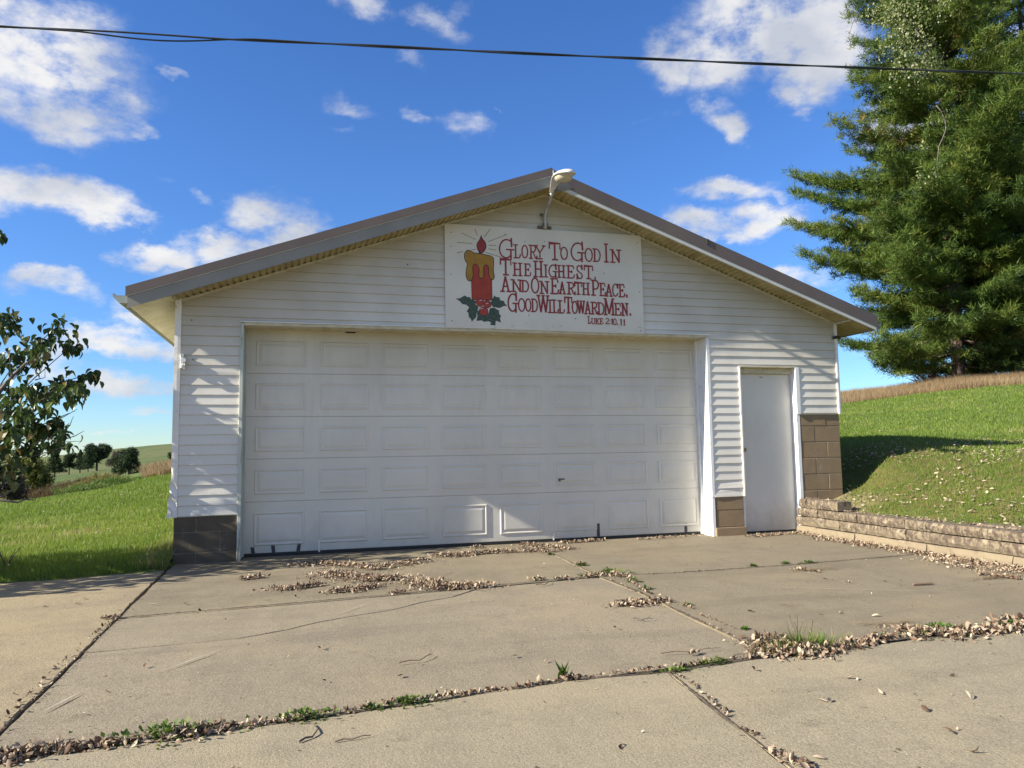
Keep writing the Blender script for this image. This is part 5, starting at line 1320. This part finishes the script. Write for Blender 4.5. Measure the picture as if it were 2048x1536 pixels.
# ---- sticks
STICKS = [[(0.458, -4.238), (0.566, -4.228), (0.647, -4.128)], [(-0.02, -5.163), (0.028, -5.128), (0.049, -5.056), (0.035, -4.997)], [(0.108, -5.204), (0.172, -5.199), (0.241, -5.181)], [(4.429, -3.402), (4.596, -3.42)], [(1.783, -4.504), (1.938, -4.527), (2.125, -4.508)], [(1.985, -3.717), (2.023, -3.774), (2.093, -3.77)], [(1.759, -2.383), (1.826, -2.408), (1.905, -2.295)], [(3.09, -3.668), (3.219, -3.749)], [(3.155, -4.297), (3.282, -4.355), (3.345, -4.442)]]
SL = ['long curved twig lying on the middle slab', 'hooked dark twig below the weeds on the front slab', 'short straight twig beside the hooked one', 'straight reddish brown stick on the right slab', 'long thin twig left of the seed head tuft', 'small forked twig on the slab left of the diagonal joint', 'tiny hooked twig below the back joint', 'thin faint twig on the right slab', 'thin pale straw right of centre on the right slab']
for i, s in enumerate(STICKS):
    P = [Vector((x, y, .012 if i != 3 else .016)) for x, y in s]
    if len(P) > 2: P = [P[0], P[0].lerp(P[1], .5) + Vector((0, .006, .004)), P[1], P[1].lerp(P[2], .5) + Vector((.004, 0, .006)), P[2]] + P[3:]
    b = P[0].copy(); mb = MB(); rr_ = (.0032, .0040, .0030, .009, .0028, .0032, .004, .002, .0015)[i]
    mb.tube([p - b for p in P], [rr_ * (1.1 - .6 * k / (len(P) - 1)) if i != 3 else rr_ for k in range(len(P))], 6)
    if i in (0, 5): q = P[-2] - b; mb.tube([q, q + Vector((.022, .012, .012))], rr_ * .45, 5)
    o = mb.build('stick', M['stick_dark' if i in (1, 5, 6) else 'stick']); o.location = b; tag(o, SL[i], 'stick', 'sticks and twigs on the drive')
# straw wisps
for k_, (cx, cy, sx, lab) in enumerate(((*at(1625, 1142, 5.8)[:2], .30, 'thin wisp of pale straw in front of the side door'), (*at(1990, 1158, 5.4)[:2], .34, 'wider wisp of pale straw near the right edge of the drive'), (*at(1770, 1253, 4.7)[:2], .30, 'long wisp of straw at the leaf heap on the right'))):
    pass
def straw(px, py, lab, n=60, sx=.22):
    d = cam_f + cam_r * ((px - 1024) / 1486.76) - cam_u * ((py - 768) / 1486.76); kk = -CAMZ / d.z; cx, cy = d.x * kk, CAMY + d.y * kk
    T = []
    for _ in range(n):
        a_ = random.gauss(.15, .35); L = random.uniform(.04, .13); b = Vector((random.gauss(0, sx * .5), random.gauss(0, .022), random.random() * .008)); dr = Vector((math.cos(a_), math.sin(a_), random.uniform(-.02, .06))) * L; sd2 = Vector((-math.sin(a_), math.cos(a_), 0)) * .0016
        T += [b - sd2, b + dr - sd2, b + dr + sd2, b - sd2, b + dr + sd2, b + sd2]
    o = soup('straw', np.array([tuple(v) for v in T]), 3, M['tan_grass'], rnd=rng.random(len(T) // 3)); o.location = (cx, cy, .012); tag(o, lab, kind='stuff')
straw(1625, 1142, 'thin wisp of pale straw in front of the side door'); straw(1990, 1158, 'wider wisp of pale straw near the right edge of the drive', 90, .28); straw(1765, 1252, 'long wisp of straw left of the right hand leaf heap', 40, .3)

# ================================================================== big leaved shrub, left
M['bark_grey'] = simple('grey_bark', (.12, .10, .09), .9, 0, 25, .35, .5, 60)
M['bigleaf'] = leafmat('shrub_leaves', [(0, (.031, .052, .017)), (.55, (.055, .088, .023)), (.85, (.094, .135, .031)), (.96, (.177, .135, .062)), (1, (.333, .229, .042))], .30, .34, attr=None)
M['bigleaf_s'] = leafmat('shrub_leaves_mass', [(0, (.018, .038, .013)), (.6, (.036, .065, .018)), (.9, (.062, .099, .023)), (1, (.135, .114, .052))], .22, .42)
SB = Vector((-4.05, -.15, 0.0))
shrub = empty('leafy_shrub', SB, 'tall shrub with large drooping dark green leaves at the left edge of the lawn', 'shrub')
def leafverts(curl, fold, L=1.0):
    V = []; us_ = (0, .18, .45, .75, 1.0); wp = (.04, .30, .37, .22, .0)
    for u, w in zip(us_, wp):
        dz = -curl * u * u * .55; x = u * (1 - .18 * curl * u)
        V += [(x, -w * math.cos(fold), dz + w * math.sin(fold)), (x, 0, dz), (x, w * math.cos(fold), dz + w * math.sin(fold))]
    F = []
    for i in range(4):
        for s in range(2): a_ = i * 3 + s; F.append((a_, a_ + 3, a_ + 4, a_ + 1))
    return np.array(V), F
LM = []
for c_, f_ in ((.4, .35), (.9, .5), (1.3, .25), (.7, .65)):
    V, F = leafverts(c_, f_); me = bpy.data.meshes.new('shrub_leaf'); me.from_pydata([tuple(v) for v in V], [], F); me.materials.append(M['bigleaf']); me.update(); LM.append(me)
clus = [(20, 645, 26, 26), (112, 655, 26, 22), (95, 688, 24, 18), (145, 690, 22, 20), (80, 700, 16, 10), (20, 718, 34, 26), (60, 722, 28, 22), (122, 768, 26, 18), (140, 785, 26, 26), (158, 764, 18, 16), (182, 748, 12, 12), (60, 772, 26, 18), (88, 792, 22, 16),
        (25, 800, 34, 26), (70, 826, 32, 26), (30, 858, 40, 40), (80, 862, 36, 36), (114, 846, 16, 14), (122, 868, 10, 8), (15, 900, 36, 22), (55, 893, 22, 12), (112, 884, 9, 4), (144, 890, 7, 3), (8, 940, 30, 11), (40, 925, 16, 5), (2, 468, 8, 5)]
br = MB(); leaves = []
stemtop = [SB + Vector((random.uniform(-.5, .6), random.uniform(-.4, .4), random.uniform(.5, 1.1))) for _ in range(6)]
for st in stemtop: br.tube([Vector((0, 0, -.05)), (st - SB) * .5 + Vector((random.uniform(-.05, .05), 0, 0)), st - SB], [.055, .042, .03], 8)
def branch(tgt, r0=.011):
    st = min(stemtop, key=lambda s: (s - tgt).length + random.random() * .4)
    m1 = st.lerp(tgt, .4) + Vector((random.gauss(0, .06), random.gauss(0, .06), .10)); m2 = st.lerp(tgt, .75) + Vector((random.gauss(0, .04), random.gauss(0, .04), .06))
    br.tube([p - SB for p in (st, m1, m2, tgt)], [r0, r0 * .75, r0 * .45, .004], 6)
for px, py, rad, n in clus:
    Yp = 7.7 + random.uniform(-.35, .45); c0 = at(px, py, Yp); rm = rad / 1487 * Yp
    branch(c0)
    for _ in range(int(n * 2.1)):
        o_ = Vector((random.gauss(0, .46) * rm, random.gauss(0, .8) * rm, random.gauss(0, .42) * rm)); leaves.append((c0 + o_, random.uniform(.062, .105)))
# limb that shows against the sky
br.tube([p - SB for p in (at(-60, 860, 7.9), at(0, 782, 7.8), at(25, 752, 7.75), at(50, 728, 7.7), at(74, 712, 7.7))], [.028, .020, .016, .011, .006], 8)
for a_, b_, c_ in (((100, 835), (125, 835), (155, 818)), ((60, 860), (125, 832), (150, 822)), ((110, 885), (150, 872), (168, 862)), ((60, 880), (100, 905), (148, 895)), ((120, 868), (140, 850), (147, 832)), ((95, 880), (132, 868), (138, 845)), ((55, 770), (80, 745), (86, 730)),
                   ((85, 715), (100, 700), (112, 690)), ((70, 760), (90, 755), (90, 735)), ((95, 870), (110, 885), (165, 882)), ((20, 880), (60, 900), (100, 915)), ((40, 940), (85, 912), (105, 900)), ((10, 790), (22, 760), (18, 700))):
    br.tube([at(*q, 7.7) - SB for q in (a_, b_, c_)], [.006, .004, .0018], 5)
br.tube([at(*q, 7.75) - SB for q in ((-70, 640), (-45, 560), (-20, 500), (3, 470))], [.012, .008, .005, .002], 5)
# the lowest boughs sweep across in front of the lawn
br.tube([at(*q, 7.3) - SB for q in ((-40, 998), (0, 1001), (22, 1003), (35, 1005), (50, 999), (70, 1000))], [.014, .010, .009, .008, .007, .004], 6)
br.tube([at(*q, 7.3) - SB for q in ((-60, 1020), (-20, 1003), (10, 990), (30, 975), (50, 962))], [.012, .009, .007, .005, .002], 6)
br.tube([at(*q, 7.3) - SB for q in ((70, 1000), (76, 988), (84, 972))], [.004, .003, .0015], 5)
br.build('branch', M['bark_grey'], shrub, smooth=True)
# crown that continues off to the left of the view
off = []
for _ in range(4300):
    v = Vector((random.gauss(0, 1), random.gauss(0, 1), random.gauss(0, 1))).normalized() * random.random() ** .4
    q = Vector((-4.35 + v.x * 1.4, -.35 + v.y * 1.35, 1.08 + v.z * .98))
    if q.x > -2.85: continue
    off.append((q, random.uniform(.08, .12)))
def lmat(p, L):
    yaw = random.random() * 6.283; pit = random.uniform(.1, 1.25); rol = random.gauss(0, .35)
    return Matrix.Translation(p - SB) @ Matrix.Rotation(yaw, 4, 'Z') @ Matrix.Rotation(pit, 4, 'Y') @ Matrix.Rotation(rol, 4, 'X') @ Matrix.Scale(L, 4)
def inview(p):
    d = p - Vector((CAMX, CAMY, CAMZ)); f_ = d.dot(cam_f); return abs(d.dot(cam_r) / f_ * 1486.76) < 1030
vis = [l for l in leaves if inview(l[0])]; inv = [l for l in leaves if not inview(l[0])]
vis.sort(key=lambda l: (l[0].y, -l[1]))
for p, L in vis[:300]:
    o = bpy.data.objects.new('leaf', random.choice(LM)); o.parent = shrub; o.matrix_local = lmat(p, L); col.objects.link(o)
Vs = []; n = 0
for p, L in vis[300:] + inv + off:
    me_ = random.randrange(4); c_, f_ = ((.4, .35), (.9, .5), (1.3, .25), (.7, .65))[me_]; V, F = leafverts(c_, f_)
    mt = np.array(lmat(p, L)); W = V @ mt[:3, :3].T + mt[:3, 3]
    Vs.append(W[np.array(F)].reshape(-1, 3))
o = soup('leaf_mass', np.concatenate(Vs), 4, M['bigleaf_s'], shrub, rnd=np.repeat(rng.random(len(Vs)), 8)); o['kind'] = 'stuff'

# small dead twig plant at the lawn edge
mb = MB()
base = at(14, 1118, 8.3); base.z = gz(base.x, base.y)
for _ in range(9):
    a_ = random.uniform(0, 6.28); mb.tube([(0, 0, 0), (math.cos(a_) * .05, math.sin(a_) * .03, .12), (math.cos(a_) * .10 + .01, math.sin(a_) * .05, .20)], [.004, .003, .001], 5)
o = mb.build('twiggy_sapling', M['stick_dark']); o.location = base; tag(o, 'small dead twiggy sapling at the shaded edge of the left lawn', 'sapling')

# ================================================================== pines, right
M['bark_pine'] = simple('pine_bark', (.085, .058, .045), .95, 0, 8, .4, .8, 14)
M['needles'] = leafmat('pine_needles', [(0, (.031, .059, .015)), (.35, (.085, .138, .024)), (.62, (.149, .195, .033)), (.82, (.212, .212, .040)), (.93, (.238, .181, .044)), (1, (.238, .124, .039))], .38, .55)
M['needles_far'] = leafmat('far_pine_needles', [(0, (.018, .034, .016)), (.6, (.036, .060, .024)), (1, (.064, .084, .032))], .2, .7)
def tufts(C, L, D, nb, W):
    """bursts of thin blades: C centres (n,3), L lengths, D main direction (n,3)"""
    n = len(C); dirs = rng.normal(0, 1, (n, nb, 3)); dirs[..., 2] += .25; dirs = unit(unit(dirs) + D[:, None, :] * .9)
    side = unit(np.cross(dirs, rng.normal(0, 1, (n, nb, 3)))) * (W[:, None, None] * .5)
    ll = L[:, None, None] * rng.uniform(.6, 1.1, (n, nb, 1)); b = C[:, None, :] + rng.normal(0, 1, (n, nb, 3)) * (L[:, None, None] * .22)
    return np.stack([b - side, b + side, b + dirs * ll], 2).reshape(-1, 3)
def pine(base, height, prof, lean=(0, 0), nwhorl=40, tuftn=9, per=1.0, label='', side_bias=None, start=2.2, trunk_r=.30, tl=.30, azf=None, group=None, tw=.020, seed=0, zsink=.3):
    rs = random.Random(seed)
    root = empty('pine_tree', base, label, 'tree', group)
    mb = MB(); pts = []; rad = []
    for i in range(14):
        s = i / 13; pts.append((lean[0] * s + .15 * math.sin(s * 5), lean[1] * s + .1 * math.cos(s * 4), -zsink + (height + zsink) * s)); rad.append(trunk_r * (1 - s) ** .8 + .02)
    mb.tube(pts, rad, 10); mb.build('trunk', M['bark_pine'], root, smooth=True)
    def tp(z):
        s = z / height; return Vector((lean[0] * s + .15 * math.sin(s * 5), lean[1] * s + .1 * math.cos(s * 4), z))
    lb = MB(); C = []; D = []; LL_ = []; RN = []
    z = start
    while z < height - .4:
        nb = rs.choice((3, 4, 4, 5)); a0 = rs.random() * 6.283
        for i in range(nb):
            a = a0 + i * 6.283 / nb + rs.gauss(0, .25)
            if azf and not azf(a, z): continue
            Lb = np.interp(z, prof[0], prof[1]) * rs.uniform(.62, 1.12)
            if rs.random() < .08: Lb *= .5
            st = tp(z + rs.uniform(-.25, .25)); d = Vector((math.cos(a), math.sin(a), 0)); hs = z / height
            rise = Lb * (rs.uniform(-.12, .10) + .28 * hs); droop = -.10 * Lb * (1 - hs); side = Vector((-math.sin(a), math.cos(a), 0)) * rs.gauss(0, .06) * Lb
            def bp(s): return st + d * Lb * s + side * s * s + Vector((0, 0, rise * s + droop * math.sin(s * 3.14) + .10 * Lb * s ** 3))
            lb.tube([bp(s) for s in (0, .3, .6, .85, 1)], [.055 * Lb / 5 + .012, .04 * Lb / 5 + .01, .02, .012, .005], 5, cap=False)
            tone = rs.gauss(0, .13) + (.05 if rs.random() < .25 else 0)
            ns = max(5, int(Lb * 4.6 * per))
            for k_ in range(ns):
                s = .18 + .82 * ((k_ + rs.random()) / ns); p = bp(s); sd3 = 1 if k_ % 2 else -1
                sl = Lb * (.36 * (1 - s) + .10) * rs.uniform(.6, 1.15); ang = a + sd3 * rs.uniform(.6, 1.15); d2 = Vector((math.cos(ang), math.sin(ang), rs.uniform(-.10, .28)))
                if k_ % 2 == 0 and sl > .5: lb.tube([p, p + d2 * sl], [.010, .004], 4, cap=False)
                nt = max(2, int(sl * 5.2 * per))
                for q in range(nt):
                    u = (q + rs.random()) / nt
                    if u < .18 and s < .5: continue
                    pc = p + d2 * sl * u + Vector((rs.gauss(0, .10), rs.gauss(0, .10), rs.gauss(0, .07)))
                    C.append(pc); D.append(d2 * .7 + Vector((0, 0, .35))); LL_.append(tl * rs.uniform(.75, 1.2))
                    inner = (1 - s) * .35 * (1 - u)
                    RN.append(min(1, max(0, .38 + tone + rs.gauss(0, .14) + (inner * 1.2 if rs.random() < .35 else -inner * .6))))
            C.append(bp(1.0)); D.append(d * .8 + Vector((0, 0, .4))); LL_.append(tl); RN.append(.5 + tone)
        z += height / nwhorl * rs.uniform(.6, 1.3)
    lb.build('limb', M['bark_pine'], root, smooth=True)['kind'] = 'stuff'
    C = np.array([tuple(v) for v in C]); D = np.array([tuple(v) for v in D]); LL_ = np.array(LL_)
    T = tufts(C, LL_, D, tuftn, LL_ * tw / .3)
    soup('crown', T, 3, M['needles'], root, rnd=np.repeat(np.array(RN), tuftn))['kind'] = 'stuff'
    return root, len(C)
b1 = at(1918, 726, 29.5); b1.z = gz(b1.x, b1.y)
_, n1_ = pine(b1, 25, ([2, 4.5, 8, 11, 14, 18, 22, 25], [5.0, 5.6, 6.6, 7.0, 5.7, 4.5, 3.2, .6]), nwhorl=50, tuftn=13, label='tall shaggy white pine nearest the garage, its boughs reaching over the roof corner', start=1.1, trunk_r=.29, group=None, seed=11, per=1.6, tl=.33, tw=.031)
b2 = at(2095, 722, 30.5); b2.z = gz(b2.x, b2.y)
pine(b2, 24, ([2, 6, 10, 15, 20, 24], [5.0, 5.8, 5.6, 4.6, 3.2, .5]), nwhorl=40, tuftn=9, label='second white pine, mostly past the right edge of the view', start=1.9, trunk_r=.32, seed=12, per=1.3, tl=.38, tw=.036)
b3 = at(1950, 724, 31.5); b3.z = gz(b3.x, b3.y)
pine(b3, 22, ([2, 6, 10, 15, 20, 22], [3.8, 4.6, 4.2, 3.4, 2.2, .4]), nwhorl=34, tuftn=8, label='slimmer pine standing close beside the trunk of the nearest one', start=1.6, trunk_r=.24, seed=13, per=1.15, tl=.40, tw=.040)
print('tufts', n1_, sum(len(o.data.polygons) for o in bpy.data.objects if o.type == 'MESH'))

# vine draped over the top of the near pine
M['vine'] = leafmat('vine_leaves', [(0, (.075, .105, .022)), (.5, (.165, .195, .060)), (.8, (.270, .270, .150)), (1, (.390, .360, .285))], .3, .6)
vb = at(1820, 90, 27.0); vine = empty('climbing_vine', vb, 'pale leaved vine draped over the upper boughs of the near pine', 'vine')
C = []; 
for px, py, r_, n in ((1790, 20, 34, 300), (1830, 40, 40, 360), (1820, 90, 42, 420), (1790, 60, 30, 240), (1850, 110, 30, 240), (1765, 20, 22, 110), (1800, 130, 26, 200), (1840, 135, 26, 200), (1760, 100, 12, 40), (1880, 10, 24, 100), (1735, 25, 14, 50), (1745, 45, 8, 20), (1880, 120, 12, 30), (1868, 345, 14, 36), (1835, 355, 12, 26), (1880, 330, 8, 14), (1875, 240, 10, 10), (1890, 215, 8, 10), (1842, 290, 6, 8), (1700, 40, 4, 12), (1696, 65, 3, 10), (1702, 90, 3, 8)):
    for _ in range(n):
        q = at(px + random.gauss(0, .6) * r_, py + random.gauss(0, .75) * r_, random.gauss(25.6 if px > 1720 else 27, .5)); C.append(tuple(q - vb))
C = np.array(C); n = len(C)
a_ = unit(rng.normal(0, 1, (n, 3)) + np.array([0, 0, -.8])); b_ = unit(np.cross(a_, rng.normal(0, 1, (n, 3)))); L = rng.uniform(.07, .14, n)[:, None]
Q = np.stack([C, C + a_ * L * .5 + b_ * L * .35, C + a_ * L, C + a_ * L * .5 - b_ * L * .35], 1)
soup('foliage', Q, 4, M['vine'], vine, rnd=rng.random(n))['kind'] = 'stuff'
mb = MB(); mb.tube([at(*q, 25.6) - vb for q in ((1872, 210), (1882, 222), (1890, 240), (1892, 258), (1886, 275), (1878, 292), (1874, 330))], .022, 5)
mb.tube([at(*q, 25.6) - vb for q in ((1830, 58), (1845, 78), (1858, 92), (1862, 112))], .02, 5)
mb.tube([at(*q, 26.8) - vb for q in ((1712, 30), (1704, 50), (1698, 72), (1703, 95))], .012, 4)
mb.build('stem', M['bark_grey'], vine, smooth=True)

# scrub and dead boughs under the pines
M['scrub'] = leafmat('brown_scrub', [(0, (.043, .029, .018)), (.5, (.122, .079, .043)), (.8, (.158, .094, .036)), (1, (.101, .094, .029))], .25, .8)
def scrub(name, label, boxes, n, L0, mat, cat, wmul=.16, group=None, twigs=0):
    c0 = Vector(boxes[0][:3]); root = empty(name, c0, label, cat, group); C = []
    for (x, y, z, sx, sy, sz) in boxes:
        for _ in range(n // len(boxes)):
            v = Vector((random.gauss(0, 1), random.gauss(0, 1), random.gauss(0, 1))).normalized() * random.random() ** .45
            C.append((x + v.x * sx - c0.x, y + v.y * sy - c0.y, z + sz + v.z * sz - c0.z))
    C = np.array(C); m = len(C); D = unit(rng.normal(0, .6, (m, 3)) + np.array([0, 0, .6])); L = rng.uniform(.7, 1.3, m) * L0
    T = tufts(C, L, D, 5, L * wmul); soup('foliage', T, 3, M[mat], root, rnd=np.repeat(rng.random(m), 5))['kind'] = 'stuff'
    mb = MB()
    for k_ in range(max(5, twigs)):
        bxx = random.choice(boxes); a_ = random.uniform(0, 6.28); s = Vector((bxx[0] - c0.x + random.gauss(0, .3) * bxx[3], bxx[1] - c0.y + random.gauss(0, .3) * bxx[4], bxx[2] - c0.z - .1)); e = s + Vector((math.cos(a_) * bxx[3] * .8, math.sin(a_) * bxx[4] * .8, bxx[5] * random.uniform(1, 2)))
        mb.tube([s, s.lerp(e, .5) + Vector((0, 0, .1)), e], [L0 * .10, L0 * .07, L0 * .02], 5)
    mb.build('stem', M['bark_pine'], root); return root
def gb(px, py, Yp, sx, sy, sz): p = at(px, py, Yp); return (p.x, p.y, gz(p.x, p.y), sx, sy, sz)
scrub('undergrowth', 'brown tangled brush between the pine trunks', [gb(1990, 720, 33.5, 1.8, .8, 1.5), gb(1965, 722, 33.0, 1.2, .7, 1.3), gb(2040, 718, 32.5, 1.6, .8, 1.6)], 3300, .30, 'scrub', 'brush', .10)
scrub('undergrowth', 'low grey brush at the foot of the nearest pine, on its garage side', [gb(1870, 728, 31.5, 1.3, .7, .45)], 420, .30, 'scrub', 'brush', .05, twigs=40)
M['scrub_red'] = leafmat('rusty_leaves', [(0, (.144, .058, .014)), (.5, (.230, .108, .029)), (1, (.216, .173, .072))], .3, .7)
scrub('undergrowth', 'rust coloured bush below the pines at the right edge', [gb(2035, 715, 29.5, .9, .6, 1.0), gb(2060, 712, 29.5, .7, .6, 1.2)], 420, .26, 'scrub_red', 'brush', .2, twigs=12)

# ================================================================== far trees, left
def far_tree(name, px, ybase, Yp, w, h, label, mat, seed, shape='round', trunk=.12, group=None, n=None, L0=None):
    rs = random.Random(seed); b = at(px, ybase, Yp); g = gz(b.x, b.y); b.z = g
    m_per = Yp / 1487; W = w * m_per * .5; Hh = h * m_per
    root = empty(name, b, label, 'tree' if 'bush' not in name else 'bush', group)
    mb = MB(); mb.tube([(0, 0, -.3), (0.02 * W, 0, Hh * .4), (0, 0, Hh * .85)], [W * trunk, W * trunk * .7, W * .03], 7); mb.build('trunk', M['bark_pine'], root)
    n = n or int(260 + w * h * .55); C = []; D = []
    lo_ = .08 if 'bush' in name else .20
    lob = [(rs.uniform(-.55, .55) * W, rs.uniform(-.55, .55) * W, Hh * rs.uniform(lo_, .82), rs.uniform(.28, .5) * W) for _ in range(11)]
    for _ in range(n):
        if shape == 'cone':
            u = rs.random() ** .8; zc = Hh * (.16 + .84 * (1 - u)); R_ = W * (u * .95 + .06) * (1 + .22 * math.sin(u * 26 + seed)) ; a = rs.random() * 6.28; r_ = R_ * rs.random() ** .5
            p = Vector((math.cos(a) * r_, math.sin(a) * r_, zc))
        else:
            l_ = rs.choice(lob); v = Vector((rs.gauss(0, 1), rs.gauss(0, 1), rs.gauss(0, 1))).normalized() * rs.random() ** .35
            p = Vector((l_[0] + v.x * l_[3] * 1.2, l_[1] + v.y * l_[3] * 1.2, min(Hh, max(Hh * .02, l_[2] + v.z * l_[3] * 1.1))))
        C.append(tuple(p)); d = Vector((p.x, p.y, W * .5)).normalized(); D.append(tuple(d * .8))
    C = np.array(C); D = np.array(D); L = np.full(n, L0 or W * .24) * rng.uniform(.7, 1.3, n)
    soup('crown', tufts(C, L, D, 7, L * .22), 3, M[mat], root, rnd=np.repeat(rng.random(n), 7))['kind'] = 'stuff'
    return root
M['yellowgreen'] = leafmat('yellowing_leaves', [(0, (.063, .078, .021)), (.5, (.137, .158, .032)), (1, (.273, .231, .042))], .3, .7)
M['greybrown'] = leafmat('bare_grey_twigs', [(0, (.060, .049, .041)), (1, (.128, .105, .083))], .2, .8)
gp = 'far conifers in a row across the fields'
for (px, yb, w, h, lab, sd, shp) in ((62, 938, 24, 34, 'far pine at the left end of the row, behind the shrub leaves', 31, 'round'), (81, 930, 13, 27, 'smallest far tree, standing alone on the skyline at left', 32, 'round'), (109, 946, 32, 48, 'broad far conifer just right of the lone small tree', 33, 'cone'),
                                     (138, 944, 26, 42, 'far conifer in the middle of the row', 34, 'round'), (160, 938, 24, 40, 'pointed far conifer left of the widest one', 35, 'cone'), (176, 938, 22, 44, 'second pointed far conifer beside the widest one', 36, 'cone'), (193, 944, 44, 52, 'widest and darkest conifer of the far row', 37, 'round')):
    far_tree('conifer', px, yb, 130 + (sd % 4) * 3, w, h, lab, 'needles_far', sd, shp, .10, gp)
far_tree('bare_tree', 228, 925, 150, 28, 34, 'pale leafless tree on the far slope behind the dark bush', 'greybrown', 41, 'round', .05)
far_tree('dark_bush', 232, 952, 62, 26, 46, 'left half of the pair of dark rounded bushes past the lawn', 'needles_far', 42, 'round', .08, 'pair of dark bushes beyond the lawn', 700)
far_tree('dark_bush', 257, 955, 58, 44, 52, 'larger dark rounded bush past the lawn, in front of the field', 'needles_far', 43, 'round', .08, 'pair of dark bushes beyond the lawn', 1100)
far_tree('dark_bush', 346, 918, 70, 20, 24, 'dark bush half hidden by the left corner of the garage', 'needles_far', 44, 'round', .08)
far_tree('round_tree', 42, 1000, 36, 84, 76, 'grey and yellow green tree beyond the lawn, under the shrub branches', 'yellowgreen', 45, 'round', .06, None, 1500, .28)
far_tree('bare_tree', 14, 1002, 33, 56, 60, 'bare grey tree beside the yellow green one at the far left', 'greybrown', 46, 'round', .06, None, 420, .20)
far_tree('skyline_tree', 66, 926, 300, 22, 12, 'pale distant tree line bump on the left horizon', 'greybrown', 47, 'round', .06)
scrub('undergrowth', 'band of brown brush in the dip beyond the left lawn', [gb(95, 985, 30, .7, 1.0, .20), gb(125, 975, 33, .8, 1.2, .26), gb(155, 965, 36, .8, 1.2, .26), gb(178, 958, 38, .6, 1.4, .26)], 1800, .16, 'scrub', 'brush', .06, twigs=20)
M['goldscrub'] = leafmat('golden_weeds', [(0, (.079, .086, .018)), (.5, (.173, .144, .036)), (1, (.245, .173, .058))], .3, .7)
scrub('undergrowth', 'golden weeds and goldenrod at the lawn crest left of the dark bush', [gb(172, 965, 25.5, .45, .6, .15), gb(190, 958, 26.5, .45, .6, .18), gb(208, 952, 28, .5, .6, .24), gb(225, 955, 27, .4, .6, .16)], 1500, .15, 'goldscrub', 'weeds', .10, twigs=8)
scrub('undergrowth', 'dark green rough weeds on the lawn crest below the golden ones', [gb(150, 985, 22.5, .5, .7, .10), gb(185, 975, 23, .6, .7, .12), gb(240, 960, 25, .8, .7, .12)], 1100, .12, 'weed', 'weeds', .12)
